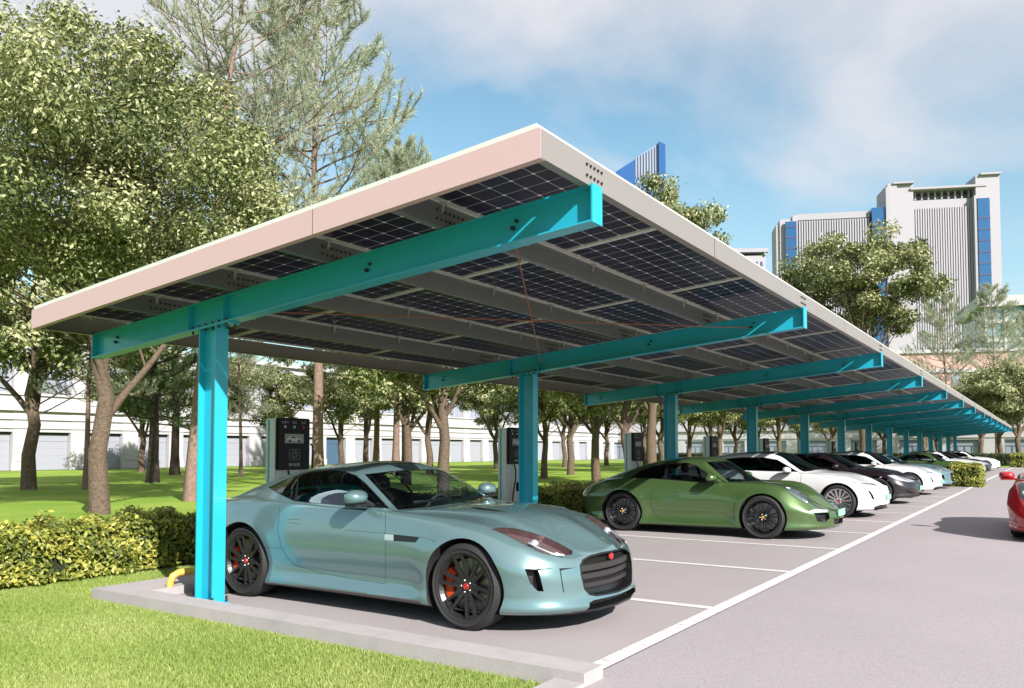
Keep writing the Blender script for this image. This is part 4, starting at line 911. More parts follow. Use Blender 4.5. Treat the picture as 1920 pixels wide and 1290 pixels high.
# panels
ang = math.atan(SL)
b = MB(); b.box(-PX / 2 + .01, PX / 2 - .01, -PY / 2 + .01, PY / 2 - .01, .014, .022); pam = b.mesh('solar_panel', M['solar_cells'])
b = MB(); w = .03
for s in (-1, 1): b.box(s * (PX / 2 - .005) - (w if s > 0 else 0), s * (PX / 2 - .005) + (0 if s > 0 else w), -PY / 2 + .003, PY / 2 - .003, 0, .035); 
for s in (-1, 1): b.box(-PX / 2 + .005 + w, PX / 2 - .005 - w, s * (PY / 2 - .003) - (w if s > 0 else 0), s * (PY / 2 - .003) + (0 if s > 0 else w), 0, .0345)
frm = b.mesh('panel_frame', M['frame_alu'])
far = MB(); farf = MB(); rows_x = [(-2.42 - PX / 2) - i * 1.1535 for i in range(5)]
Rm = Matrix.Rotation(-ang, 4, 'Y')
for k in range(31):
    for x in rows_x:
        loc = Vector((x, Y0R + PY * (k + .5), ztop(x) + PH + .006))
        if k < 20:
            o = link('solar_panel', pam, cp); o.location = loc - Vector((-6.27, 4.57, 0)); o.rotation_euler = (0, -ang, 0); link('panel_frame', frm, o)
        else:
            for src, dst in ((pam, far), (frm, farf)):
                T = Matrix.Translation(loc - Vector((-6.27, 4.57, 0))) @ Rm; n0 = len(dst.V)
                dst.V += [tuple(T @ v.co) for v in src.vertices]; dst.F += [tuple(i + n0 for i in f.vertices) for f in src.polygons]; dst.M += [0] * len(src.polygons)
o = far.obj('solar_panel', M['charger_black'], cp); tag(o, kind='stuff'); f2 = farf.obj('panel_frame', M['frame_alu'], o)
# thin tie rods crossing under the roof
def tie(i, xs):
    y0 = YB + .07 + i * SP; y1 = y0 + SP; xa_, xb_ = xs
    zz = lambda x: ztop(x) - .13
    for (xa2, xb2) in ((xa_, xb_), (xb_, xa_)):
        p = (xa2 + 6.27, y0 - 4.57, zz(xa2)); q = (xb2 + 6.27, y1 - 4.57, zz(xb2)); b = MB(); b.tube([p, q], .006, 6)
        md = [(p[k] + q[k]) / 2 for k in range(3)]; dv_ = (Vector(q) - Vector(p)).normalized(); b.tube([Vector(md) - dv_ * .09, Vector(md) + dv_ * .09], .012, 8); b.obj('tie_rod', M['rod_red'], cp)
tie(0, (-6.05, -3.03)); tie(3, (-6.05, -3.03)); tie(6, (-6.05, -3.03))
# ------------------------------------------------------------------ chargers
def txt(s, size, loc, mat, parent, rot=(pi / 2, 0, pi / 2), al='CENTER'):
    cu = bpy.data.curves.new('lettering', 'FONT'); cu.body = s; cu.size = size; cu.align_x = al; cu.extrude = .0006
    t = bpy.data.objects.new('lettering', cu); COL.objects.link(t); dg = bpy.context.evaluated_depsgraph_get(); dg.update()
    me = bpy.data.meshes.new_from_object(t.evaluated_get(dg)); bpy.data.objects.remove(t); me.materials.clear(); me.materials.append(M[mat])
    o = link('lettering', me, parent); o.location = loc; o.rotation_euler = rot; return o
def charger():
    r = empty('charging_point')
    b = MB(); b.box(-.20, .0, 0, .52, .0, 1.77); b.obj('cabinet', M['charger_grey'], r, bevel=.012)
    b = MB(); b.box(-.150, -.120, -.0035, .001, .03, 1.76); b.obj('side_stripe', M['charger_teal'], r)
    b = MB(); b.box(.002, .055, -.02, .52, 1.115, 1.78); d = b.obj('display_panel', M['charger_black'], r, bevel=.014)
    for i, (y, mt_) in enumerate(((.10, 'white_print'), (.25, 'white_print'), (.40, 'red_print'))):
        b = MB(); b.lathe([(0, .010), (.014, .009), (.019, 0)], 16, 'x'); o = b.obj('indicator_lamp', M[mt_], d, smooth=True); o.location = (.055, y, 1.665)
    txt('电源灯', .04, (.0565, .10, 1.708), 'grey_print', d); txt('充电', .04, (.0565, .25, 1.708), 'grey_print', d); txt('急停', .04, (.0565, .40, 1.708), 'grey_print', d)
    b = MB(); b.box(.0555, .058, .095, .405, 1.455, 1.575); s = b.obj('screen', M['grey_print'], d)
    # little car pictogram on the screen
    b = MB(); b.prism([(.13, 1.485), (.13, 1.515), (.16, 1.525), (.185, 1.545), (.26, 1.545), (.30, 1.522), (.37, 1.512), (.375, 1.485)], .0585, .0592, 'x'); b.obj('car_pictogram', M['white_print'], s)
    b = MB()
    for y in (.175, .325): b.prism([(y + .02 * cos(t * pi / 8), 1.485 + .02 * sin(t * pi / 8)) for t in range(16)], .0594, .06, 'x')
    b.prism([(.19, 1.522), (.20, 1.54), (.255, 1.54), (.28, 1.522)], .0594, .06, 'x'); b.obj('car_pictogram', M['dark_print'], s)
    # tap symbol in a rounded frame
    b = MB(); w = .085; zc = 1.31; yc = .255; pts = [(0, yc + w * np.sign(cos(t)) * min(1, abs(cos(t)) * 1.25), zc + w * .8 * np.sign(sin(t)) * min(1, abs(sin(t)) * 1.25)) for t in [2 * pi * (i + .5) / 32 for i in range(32)]]
    b.tube([(.0565, p[1], p[2]) for p in pts + [pts[0]]], .0028, 5, caps=False)
    for rr in (.02, .033, .046, .058): b.tube([(.0565, yc + rr * cos(t), zc + rr * .85 * sin(t)) for t in [2 * pi * i / 28 for i in range(29)]], .0018, 5, caps=False)
    b.obj('tap_symbol', M['grey_print'], d)
    txt('刷卡区域', .045, (.0565, .255, 1.165), 'white_print', d)
    b = MB(); b.box(.0, .05, .30, .44, .62, .78); b.box(.01, .09, .33, .41, .66, .72); b.obj('socket_holder', M['charger_black'], r, bevel=.01)
    b = MB(); pts = [(.05, .16, 1.11), (.09, .15, 1.0), (.10, .13, .85), (.09, .10, .70), (.07, .09, .5), (.06, .12, .25), (.08, .22, .12), (.10, .32, .2), (.11, .38, .45), (.10, .37, .66)]
    P = []
    for i in range(len(pts) - 1):
        a, c = Vector(pts[i]), Vector(pts[i + 1]); a0 = Vector(pts[max(i - 1, 0)]); c1 = Vector(pts[min(i + 2, len(pts) - 1)])
        for k in range(5):
            t = k / 5; P.append(.5 * (2 * a + (c - a0) * t + (2 * a0 - 5 * a + 4 * c - c1) * t * t + (3 * a - a0 - 3 * c + c1) * t ** 3))
    b.tube(P, .014, 8); b.obj('charging_cable', M['rubber'], r, smooth=True)
    b = MB(); b.tube([(.05, .53, 1.45), (.055, .56, 1.42), (.05, .57, 1.3), (.04, .565, .9), (.03, .53, .5)], .012, 8); b.obj('charging_cable', M['rubber'], r, smooth=True)
    return r
ch = charger(); ch_labels = ['nearest pale grey charging post with black control panel behind the grey-teal coupe', 'pale grey charging post with hanging cable, half hidden behind the second turquoise column', 'pale grey charging post with black panel, seen above the tail of the green sports car']
for i in range(8):
    o = ch if i == 0 else copy_tree(ch); o.location = (-8.13, 6.83 + i * SP * .985, 0)
    tag(o, ch_labels[i] if i < 3 else ['pale grey charging post behind the third turquoise column, right of the green car roof', 'pale grey charging post seen above the front white sedan roof', 'distant pale grey charging post over the black sedan roof', 'small distant pale grey charging post between far columns', 'farthest pale grey charging post in the row under the roof'][i - 3], 'charging post', 'charging posts along the hedge')
# hoop guard and wheel stop at the first bay
b = MB(); pts = [(-6.97, 4.62, -.01), (-6.97, 4.62, .12), (-6.965, 4.645, .17), (-6.96, 4.70, .195), (-6.93, 5.0, .20), (-6.91, 5.28, .195), (-6.91, 5.34, .17), (-6.91, 5.36, .12), (-6.91, 5.36, -.01)]
b.tube(pts, .035, 12); g = b.obj('hoop_guard', M['yellow_paint'], smooth=True); tag(g, 'low yellow steel tube hoop on the kerb behind the first column', 'hoop guard')
b = MB(); b.prism([(-6.72, 0), (-6.72, .02), (-6.69, .085), (-6.63, .10), (-6.57, .085), (-6.54, .02), (-6.54, 0)], 4.68, 5.9, 'y'); g = b.obj('wheel_stop', M['rubber'], bevel=.008); tag(g, 'black rubber wheel stop on the paving behind the first turquoise column', 'wheel stop')
# ------------------------------------------------------------------ vegetation
def tubes_np(lines, n=7):
    V = []; F = []; off = 0
    for pts, rad in lines:
        P = np.asarray(pts, float); R = np.asarray(rad, float); k = len(P)
        D = np.gradient(P, axis=0); D /= np.linalg.norm(D, axis=1)[:, None] + 1e-9
        U = np.cross(D, [0.3, .1, 1.]); bad = np.linalg.norm(U, axis=1) < .05; U[bad] = np.cross(D[bad], [1, 0, 0]); U /= np.linalg.norm(U, axis=1)[:, None]; W = np.cross(D, U)
        t = np.arange(n) * 2 * pi / n
        ring = P[:, None] + R[:, None, None] * (U[:, None] * np.cos(t)[None, :, None] + W[:, None] * np.sin(t)[None, :, None]); V.append(ring.reshape(-1, 3))
        i, j = np.meshgrid(np.arange(k - 1), np.arange(n), indexing='ij'); a = i * n + j; b = i * n + (j + 1) % n
        F.append(np.stack([a, b, b + n, a + n], -1).reshape(-1, 4) + off); off += k * n
    return np.concatenate(V), np.concatenate(F)
def leaves_np(C, Nn, L, Wd, droop=.25, rng=RNG, curl=.0):
    """C centres, Nn unit normals -> leaf quads (diamond)"""
    n = len(C); t = rng.normal(size=(n, 3)); t -= Nn * (t * Nn).sum(1)[:, None]; t[:, 2] -= droop; t /= np.linalg.norm(t, axis=1)[:, None] + 1e-9
    s = np.cross(Nn, t); s /= np.linalg.norm(s, axis=1)[:, None] + 1e-9
    l = (L * (.7 + .6 * rng.random(n)))[:, None]; w = l * Wd
    V = np.stack([C - t * l * .5, C + s * w * .5 - t * l * .05 + Nn * w * .12, C + t * l * .5, C - s * w * .5 - t * l * .05 + Nn * w * .12], 1).reshape(-1, 3)
    return V, np.arange(4 * n).reshape(-1, 4)
def broad_tree(seed, H, h0, R, ncl, nl, L, trunk_r=.2, low=.35, fork=4, lean=(0, 0), crc=.75, els=.75):
    rg = np.random.default_rng(seed); lines = []
    c = np.array([lean[0], lean[1], (H + h0 * low * 2) / 2]); ez = (H - h0 * low * 2) / 2 ; c[2] = H - ez
    cl = []; lob = []; nl_ = max(8, int(ncl / 5)); tries = 0
    while len(lob) < nl_ and tries < 4000:
        tries += 1; u = rg.normal(size=3); u /= np.linalg.norm(u); r = rg.random() ** .33
        p = c + u * r * np.array([R, R, ez]) * .86; p[:2] = lean + (p[:2] - lean) * (1.10 - .66 * max(0, (p[2] - c[2]) / ez))
        if p[2] < h0 * low + .3: continue
        if all(np.linalg.norm((p - q) * [1, 1, 1.35]) > R * (.52 if tries < 1500 else .40) for q in lob): lob.append(p)
    while len(cl) < ncl:
        q = lob[len(cl) % len(lob)]; v = rg.normal(size=3) * np.array([.19, .19, .085]) * R; v = v * min(1, .34 * R / (np.linalg.norm(v) + 1e-6)); cl.append(q + v)
    cl = np.array(cl)
    # trunk and limbs
    top = np.array([lean[0] * .8, lean[1] * .8, H * .90]); tp = [np.array([0, 0, -.1]), np.array([0, 0, .15])]; ts = np.linspace(0, 1, 9)
    k0 = np.array([0, 0, .15]); wob = rg.normal(size=(9, 2)) * R * .028
    P = np.array([k0 + (top - k0) * t + np.array([*(wob[i] * min(1, t * 3)), 0]) for i, t in enumerate(ts)]); P = np.vstack([[0, 0, -.15], P])
    rad = np.concatenate([[trunk_r * 1.35], trunk_r * (1.12 - .12 * np.minimum(1, ts * 6)) * (1 - ts) ** .55 + .02])
    lines.append((P, rad)); limbs = [(P[3:], rad[3:])]
    for i in range(fork):
        a = i * 2 * pi / fork + rg.random() * 1.0 + seed; t0 = h0 * (.85 + .5 * rg.random() * (i > 1)); el = els + .35 * rg.random()
        s = np.array([np.interp(t0, P[:, 2], P[:, 0]), np.interp(t0, P[:, 2], P[:, 1]), t0]); Ln = R * (1.0 + .5 * rg.random())
        Q = [s]; d = np.array([cos(a) * cos(el), sin(a) * cos(el), sin(el)])
        for q in range(6): d = d + np.array([0, 0, .05]) + rg.normal(size=3) * .10; d /= np.linalg.norm(d); Q.append(Q[-1] + d * Ln / 6)
        Q = np.array(Q); rr = np.linspace(trunk_r * .52, .018, 7); lines.append((Q, rr)); limbs.append((Q, rr))
    AP = np.concatenate([np.stack([np.interp(np.linspace(0, len(l[0]) - 1, 60), np.arange(len(l[0])), l[0][:, k]) for k in range(3)], 1) for l in limbs]); use = np.zeros(len(AP))
    for p in cl:
        d = np.linalg.norm(AP - p, axis=1) + np.maximum(0, AP[:, 2] - p[2] + .35 * np.linalg.norm(AP[:, :2] - p[:2], axis=1)) * 1.6 + use; ia = int(np.argmin(d)); s = AP[ia]; use += .5 * np.exp(-np.linalg.norm(AP - s, axis=1) / .25); m = (s + p) / 2 + rg.normal(size=3) * .10 * np.linalg.norm(p - s) + np.array([0, 0, -.08 * np.linalg.norm(p - s)])
        t = np.linspace(0, 1, 6)[:, None]; Q = (1 - t) ** 2 * s + 2 * t * (1 - t) * m + t * t * p; r0 = min(.05 * R / 3.5, trunk_r * .3); lines.append((Q, np.linspace(r0 * .5, .005, 6)))
    V, F = tubes_np(lines, 8)
    # leaves in clumps
    rc = R * .215 * crc / .75 * (.6 + .7 * rg.random(len(cl))); idx = np.repeat(np.arange(len(cl)), nl); n = len(idx)
    u = rg.normal(size=(n, 3)); u /= np.linalg.norm(u, axis=1)[:, None]; r = (.35 + .65 * rg.random(n) ** .6)
    C = cl[idx] + u * (rc[idx] * r)[:, None] * np.array([1, 1, .60]) + rg.normal(size=(n, 3)) * .022 * R
    Nn = u * .75 + np.array([.25, -.12, .6]) + rg.normal(size=(n, 3)) * .42; Nn /= np.linalg.norm(Nn, axis=1)[:, None]
    LV, LF = leaves_np(C, Nn, L, .5, .35, rg); tint = np.clip(rg.normal(.47, .27, n) + .12 * rg.normal(size=len(cl))[idx], 0, 1)
    return (V, F), (LV, LF, tint)
def pine_tree(seed, H, r0, b0, BL, nb, tuft=.26, nn=18, lean=(0, 0), tw=7, wid=.022, up=.5):
    rg = np.random.default_rng(seed); lines = []; ts = np.linspace(0, 1, 12)
    P = np.array([[lean[0] * t ** 1.3 + .12 * sin(t * 9 + seed) * t, lean[1] * t ** 1.3 + .1 * cos(t * 7 + seed) * t, H * t] for t in ts]); P[0, 2] = -.15
    rad = r0 * (1 - ts * .88) * (1 + .35 * (ts < .02)); lines.append((P, rad)); tips = []
    for k in range(nb):
        t = b0 + (1 - b0) * (k + rg.random()) / nb; z = H * t; s = np.array([np.interp(z, P[:, 2], P[:, 0]), np.interp(z, P[:, 2], P[:, 1]), z])
        a = k * 2.4 + rg.random() * .8; f = (t - b0) / (1 - b0); Ln = BL * (1 - f) ** .55 * (.7 + .5 * rg.random()) * (.55 + .45 * min(1, f * 4)) + .5; el = rg.normal(.05, .18) + f * .5
        d = np.array([cos(a) * cos(el), sin(a) * cos(el), sin(el)]); Q = [s]; m = 8
        for q in range(m):
            d = d + np.array([0, 0, up * (.06 + .12 * q / m)]) + rg.normal(size=3) * .07; d /= np.linalg.norm(d); Q.append(Q[-1] + d * Ln / m)
        Q = np.array(Q); lines.append((Q, np.linspace(max(.012, r0 * .22 * Ln / BL), .007, m + 1)))
        for j in range(tw):
            q = 2.0 + (m - 2.0) * (j + rg.random()) / tw; i0 = int(min(q, m - 1)); b = Q[i0] + (Q[i0 + 1] - Q[i0]) * (q - i0); bd = Q[i0 + 1] - Q[i0]; bd /= np.linalg.norm(bd)
            sd = np.cross(bd, [0, 0, 1]) * (1 if j % 2 else -1); td = bd * .7 + sd * .8 + np.array([0, 0, .35]) + rg.normal(size=3) * .2; td /= np.linalg.norm(td); tl = (.28 + .22 * rg.random()) * Ln * (1.15 - q / m * .6)
            tq = np.array([b + td * tl * u_ + np.array([0, 0, .25 * tl * u_ * u_]) for u_ in (0, .33, .66, 1)]); lines.append((tq, np.linspace(.010, .005, 4)))
            dirs = np.gradient(tq, axis=0)
            for u_ in (1, 2, 3): tips.append((tq[u_], dirs[u_] / np.linalg.norm(dirs[u_])))
            tips.append(((tq[2] + tq[3]) / 2, dirs[3] / np.linalg.norm(dirs[3])))
        dd_ = Q[-1] - Q[-2]; tips.append((Q[-1], dd_ / np.linalg.norm(dd_)))
    V, F = tubes_np(lines, 6); T = np.array([t[0] for t in tips]); D = np.array([t[1] for t in tips]); idx = np.repeat(np.arange(len(T)), nn); n = len(idx)
    dr = D[idx] * .75 + rg.normal(size=(n, 3)) * .55 + np.array([0, 0, .15]); dr /= np.linalg.norm(dr, axis=1)[:, None]; b = T[idx] - D[idx] * (rg.random(n) * tuft * .8)[:, None]
    s = np.cross(dr, rg.normal(size=(n, 3))); s /= np.linalg.norm(s, axis=1)[:, None]; l = (tuft * (.6 + .5 * rg.random(n)))[:, None]
    LV = np.stack([b - s * wid * .5, b + s * wid * .5, b + dr * l], 1).reshape(-1, 3); LF = np.arange(3 * n).reshape(-1, 3)
    return (V, F), (LV, LF, np.clip(rg.normal(.5, .22, n), 0, 1))
def tree_proto(kind, wood, leaf, wm_, lm_):
    a = mesh_np('trunk', *wood, M[wm_], smooth=True); b = mesh_np('crown', leaf[0], leaf[1], M[lm_]); set_tint(b, leaf[2]); return (kind, a, b)
def plant_tree(pr, x, y, s, rz, label, cat, group=None, sz=None):
    r = empty(pr[0], (x, y, -.03), rz); r.scale = (s, s, sz or s); link('trunk', pr[1], r); link('crown', pr[2], r); tag(r, label, cat, group); return r
T_BIG = tree_proto('broadleaf_tree', *broad_tree(3, 11.8, 2.6, 4.2, 150, 640, .118, trunk_r=.195, low=.95, fork=3, crc=.72, lean=(.3, .3), els=1.02), 'bark', 'leaf_broad')
T_MED = [tree_proto('broadleaf_tree', *broad_tree(20 + i, 8.4, 2.6, 3.3, 95, 230, .19, trunk_r=.19, low=.68, fork=3, crc=.70), 'bark', 'leaf_broad') for i in range(3)]
T_TALL = tree_proto('broadleaf_tree', *broad_tree(41, 19.0, 4.5, 5.4, 120, 380, .27, trunk_r=.36, low=1.1, fork=4, crc=.66), 'bark', 'leaf_broad')
P_NEAR = tree_proto('pine_tree', *pine_tree(5, 16.5, .16, .27, 4.7, 74, .25, 20, lean=(.9, 1.2), tw=12, wid=.018), 'bark_pine', 'leaf_pine')
P_MID = [tree_proto('pine_tree', *pine_tree(8 + i, 18.0, .20, .30, 4.6, 66, .34, 17, lean=(.3, .5), tw=10, wid=.026), 'bark_pine', 'leaf_pine') for i in range(2)]
P_DARK = tree_proto('pine_tree', *pine_tree(31, 11.0, .24, .22, 2.6, 60, .30, 18, tw=7, wid=.026, up=.25), 'bark_dark', 'leaf_broad_deep')
FILL = ['low leafy tree between the thick forked trunk and the first turquoise column', 'small leafy tree just right of the first turquoise column, far back', 'leafy tree behind the first charging post', 'leafy tree left of the dark blue shutter', 'leafy tree with its trunk just right of the tall pale pine trunk', 'leafy tree left of the second turquoise column, over the coupe bonnet', 'leafy tree hidden mostly by the second turquoise column', 'nearer leafy tree just right of the second turquoise column', 'background leafy tree between the flared trunk and the dark straight trunk', 'background leafy tree between the third charging post and third column', 'background leafy tree over the roof of the green sports car', 'background leafy tree right of the fourth turquoise column', 'leafy tree left of the sixth turquoise column', 'background tree right of the sixth turquoise column', 'background tree between the last few bays', 'farther tree under the low end of the roof', 'leafy tree over the far white sedans']
def atp(px, d): x, y = at_dist(px, d); return float(x), float(y)
GB, GP = 'broadleaf trees on the lawn', 'pine trees on the lawn'
plant_tree(T_BIG, -17.25, 9.7, .95, 4.3, 'largest leafy tree, thick forked brown trunk rising behind the sunlit left hedge', 'tree', sz=.90)
def bt(k, px, d, s, rz, label, sz=None): x, y = atp(px, d); return plant_tree(T_MED[k] if k < 3 else T_TALL, x, y, s, rz, label, 'tree', GB, sz)
def pt(pr, px, d, s, rz, label, sz=None): x, y = atp(px, d); return plant_tree(pr, x, y, s, rz, label, 'pine tree', GP, sz)
bt(0, 55, 28.5, 1.15, .5, 'leafy tree near the left photo edge with a forked trunk on the lawn')
pt(P_MID[0], 162, 29, .55, 1.0, 'pine with pale pinkish trunk just left of the thick forked trunk')
pt(P_NEAR, 358, 22.2, 1.04, .25, 'pine with slender reddish trunk directly behind the first turquoise column')
pt(P_DARK, 287, 35, 1.0, .2, 'dark dense conifer, trunk flared at its foot, right of the thick forked tree')
pt(P_DARK, 328, 46, 1.1, 1.9, 'darkest slim conifer trunk farther back, left of the first turquoise column')
pt(P_MID[1], 452, 42, .52, 2.5, 'short pine with spreading pale tufts left of the first charging post')
pt(P_MID[1], 596, 27, 1.0, 4.0, 'tall pine with straight pale trunk just right of the first charging post')
pt(P_MID[0], 705, 50, 1.05, .3, 'slender pine with reddish trunk over the grey-teal coupe roof')
pt(P_MID[1], 742, 47, 1.05, 5.2, 'thin pale-trunked pine between a reddish pine and a thicker trunk, over the coupe')
bt(1, 686, 60, 1.05, 3.3, 'small leafy tree with slim dark trunk behind the coupe roof')
bt(2, 762, 33, .95, 2.6, 'leafy tree with pale upright trunk seen through the coupe windscreen')
bt(0, 832, 24, .85, 1.2, 'leafy tree with strongly forked trunk, seen above the coupe windscreen')
bt(1, 806, 48, 1.0, .9, 'dark slim leafy tree just behind the strongly forked trunk')
bt(2, 931, 60, .95, 5.1, 'small round leafy tree left of the second charging post')
bt(0, 1070, 46, .95, 4.0, 'leafy tree with flared foot and red-brown fork right of the second turquoise column')
bt(1, 1059, 66, .95, 2.2, 'thin dark tree in front of the white building, left of a flared trunk')
bt(2, 1118, 34, .90, 5.6, 'leafy tree with dark straight trunk left of the green sports car tail')
bt(0, 1137, 74, 1.0, .4, 'farther slim tree between the dark straight trunk and the third charging post')
bt(1, 1180, 31, .95, 1.5, 'leafy tree with thick light trunk beside the third charging post')
bt(2, 1242, 50, .95, 3.6, 'forked leafy tree just left of the third turquoise column')
bt(0, 1292, 70, 1.0, 4.9, 'slim leafy tree just right of the third turquoise column')
bt(1, 1350, 55, .95, 2.9, 'reddish straight trunk over the front white sedan roof')
bt(2, 1378, 78, 1.0, .8, 'small leafy tree left of the fourth turquoise column')
bt(0, 1462, 66, .95, 1.7, 'forked leafy tree between the fourth and fifth turquoise columns')
bt(1, 1500, 85, 1.0, 5.9, 'pale-trunked tree behind the fifth turquoise column')
bt(2, 1560, 74, .95, 3.9, 'twin-limbed tree left of the large dark trunk in the distance')
bt(3, 1621, 62, 1.0, 2.0, 'large tree whose broad crown rises above the carport roof in front of the towers')
bt(3, 1222, 48, .80, 4.4, 'tall leafy tree whose top just shows over the roof below the slanted glass tower', sz=.93)
for q, (px_, d_, s_) in enumerate(((265, 52, .95), (408, 56, .9), (505, 50, .95), (560, 62, 1.0), (640, 46, .85), (885, 44, .85), (980, 52, .95), (1020, 40, .8), (1100, 58, .95), (1210, 64, 1.0), (1330, 64, .95), (1420, 70, 1.0), (1530, 62, .9), (1590, 84, 1.0), (1660, 80, 1.0), (1700, 90, 1.0), (1735, 74, .9))):
    if q in (1, 3, 5, 6, 8, 12, 13, 15): continue
    bt(q % 3, px_, d_, s_, q * 1.7, FILL[q])
bt(1, 1760, 88, 1.0, .6, 'round-topped tree beside the pale pink building')
bt(2, 1838, 92, 1.25, 1.1, 'leafy tree behind the last carport bays')
bt(0, 1876, 78, 1.2, 3.0, 'leafy tree with double trunk beyond the end of the carport')
bt(2, 1912, 76, 1.2, 4.6, 'leafy tree at the right photo edge with thin pale trunk')
pt(P_MID[0], 1782, 98, 1.12, 2.0, 'tall airy pine with thin red trunk in front of the pink building')
pt(P_MID[1], 1870, 96, 1.15, .9, 'tall airy pine with thin red trunk near the right photo edge')
pt(P_MID[1], 760, 34, .78, 2.9, 'pine whose feathery top shows just over the left slope of the roof')
pt(P_MID[0], 1925, 110, 1.1, 4.2, 'hazy green pine cut by the right photo edge')

# ---- hedges
def hedge(name, x0, x1, y0, y1, h, dens, L, label, mat='leaf_hedge', near=None, group='clipped hedges'):
    rg = np.random.default_rng(int(abs(y0 * 7 + x0 * 3)) + 5); r = None
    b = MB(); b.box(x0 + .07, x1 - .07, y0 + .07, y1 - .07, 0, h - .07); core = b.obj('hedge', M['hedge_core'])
    C = []; NN = []
    def face(n, f, nrm):
        u = rg.random((n, 2)); C.append(f(u)); NN.append(np.tile(nrm, (n, 1)))
    def dn(a): return int(a * dens)
    segs = [(y0, y1, 1.0)] if near is None else [(y0, near, 1.0), (near, near * 2.2, .45), (near * 2.2, y1, .16)]
    for a, c, f in segs:
        ll = c - a
        face(dn(ll * h * f), lambda u, a=a, ll=ll: np.stack([np.full(len(u), x1), a + u[:, 0] * ll, u[:, 1] * h], 1), [1, 0, 0])
        face(dn(ll * (x1 - x0) * f), lambda u, a=a, ll=ll: np.stack([x0 + u[:, 1] * (x1 - x0), a + u[:, 0] * ll, np.full(len(u), h)], 1), [0, 0, 1])
        face(dn(ll * h * f * .3), lambda u, a=a, ll=ll: np.stack([np.full(len(u), x0), a + u[:, 0] * ll, u[:, 1] * h], 1), [-1, 0, 0])
    face(dn((x1 - x0) * h), lambda u: np.stack([x0 + u[:, 0] * (x1 - x0), np.full(len(u), y0), u[:, 1] * h], 1), [0, -1, 0])
    C = np.concatenate(C); NN = np.concatenate(NN).astype(float); n = len(C)
    lump = .035 * np.sin(C[:, 1] * 5.1 + C[:, 2] * 7) + .03 * np.sin(C[:, 1] * 12.7 + 1.3 + C[:, 0] * 9) + .02 * np.sin(C[:, 2] * 19 + C[:, 1] * 3)
    C += NN * (lump + rg.normal(0, .035, n) - .01)[:, None]; C[:, 2] = np.maximum(C[:, 2], .02)
    Nn = NN * .5 + np.array([.1, -.1, .55]) + rg.normal(size=(n, 3)) * .5; Nn /= np.linalg.norm(Nn, axis=1)[:, None]
    LV, LF = leaves_np(C, Nn, L, .52, -.4, rg); me = mesh_np('foliage', LV, LF, M[mat]); set_tint(me, np.clip(rg.normal(.5, .24, n) + .15 * np.sin(C[:, 1] * 8 + C[:, 2] * 11), 0, 1)); link('foliage', me, core)
    tag(core, label, 'hedge', group); return core
hedge('hedge', -9.30, -8.66, -1.0, 76, .555, 3600, .062, 'long clipped yellow-green hedge running behind the parked cars', near=9.0)
hedge('hedge', -3.15, -2.15, 34.4, 35.9, .80, 1400, .075, 'small clipped box hedge on the bay line between two distant parked cars', mat='leaf_hedge')
hedge('hedge', -2.6, 14, 76.5, 78, 1.05, 420, .13, 'far yellowish hedge across the end of the road', mat='leaf_hedge')
hedge('hedge', -40, -2.7, 84, 85.3, 1.0, 160, .15, 'low far hedge in front of the white building beyond the carport', mat='leaf_hedge_dark')
# ---- grass blades near the camera
def grass():
    rg = np.random.default_rng(9); pts = []
    for (xa, xb2, ya, yb2, n) in ((-8.6, -2.5, 1.6, 4.14, 200000), (-8.66, -7.52, 4.0, 9, 26000), (-16, -8.6, 1.0, 4.2, 26000), (-13, -9.6, 3.0, 14, 30000)):
        u = rg.random((n, 2)); pts.append(np.stack([xa + u[:, 0] * (xb2 - xa), ya + u[:, 1] * (yb2 - ya), np.zeros(n)], 1))
    P = np.concatenate(pts); q = P - np.array([0, 0, CAMZ]); z = q @ FW; sx = 960 + FPX * (q @ RT) / z; sy = PPY - FPX * (q @ UP) / z
    k = (z > 1) & (sx > -60) & (sx < 1980) & (sy < 1360); P = P[k]; n = len(P); P[:, 2] = -.03
    a = rg.random(n) * 2 * pi; h = .018 + .020 * rg.random(n); w = .0026 + .0022 * rg.random(n); s = np.stack([np.cos(a), np.sin(a), 0 * a], 1) * w[:, None]; b = rg.normal(size=(n, 3)) * .014; b[:, 2] = h
    V = np.stack([P - s, P + s, P + b], 1).reshape(-1, 3); me = mesh_np('grass', V, np.arange(3 * n).reshape(-1, 3), M['grass_blade']); set_tint(me, np.clip(rg.normal(.5, .25, n) + .2 * np.sin(P[:, 0] * 2.3) * np.sin(P[:, 1] * 3.1), 0, 1)); o = link('grass', me); tag(o, kind='stuff')
grass()
# ------------------------------------------------------------------ buildings
pm('wall_white', (.60, .57, .59), .8, noise=(.6, .2, (.55, .53, .555))); pm('wall_shade', (.52, .50, .56), .7); pm('shutter_grey', (.40, .40, .47), .55); pm('shutter_blue', (.07, .13, .22), .4); pm('slit_dark', (.04, .05, .06), .5)
pm('pane_blue', (.20, .27, .38), .15, coat=.5); pm('pane_pale', (.36, .38, .47), .2, coat=.4); pm('tower_wall', (.43, .40, .45), .7); pm('tower_cream', (.40, .38, .42), .7); pm('tower_glass', (.03, .13, .32), .12, .3, coat=.6); pm('tower_glass_dark', (.07, .08, .19), .2, coat=.5)
pm('wall_pink', (.68, .42, .36), .8, noise=(.4, .2, (.62, .38, .33))); pm('tower_blue', (.03, .13, .38), .12, .3, coat=.7); pm('tower_pale', (.20, .28, .44), .25, .2); pm('glass_teal', (.22, .36, .40), .15, coat=.5)
def bld(name, label, x, y, rz=0): r = empty(name, (x, y, 0), rz); tag(r, label, 'building'); return r
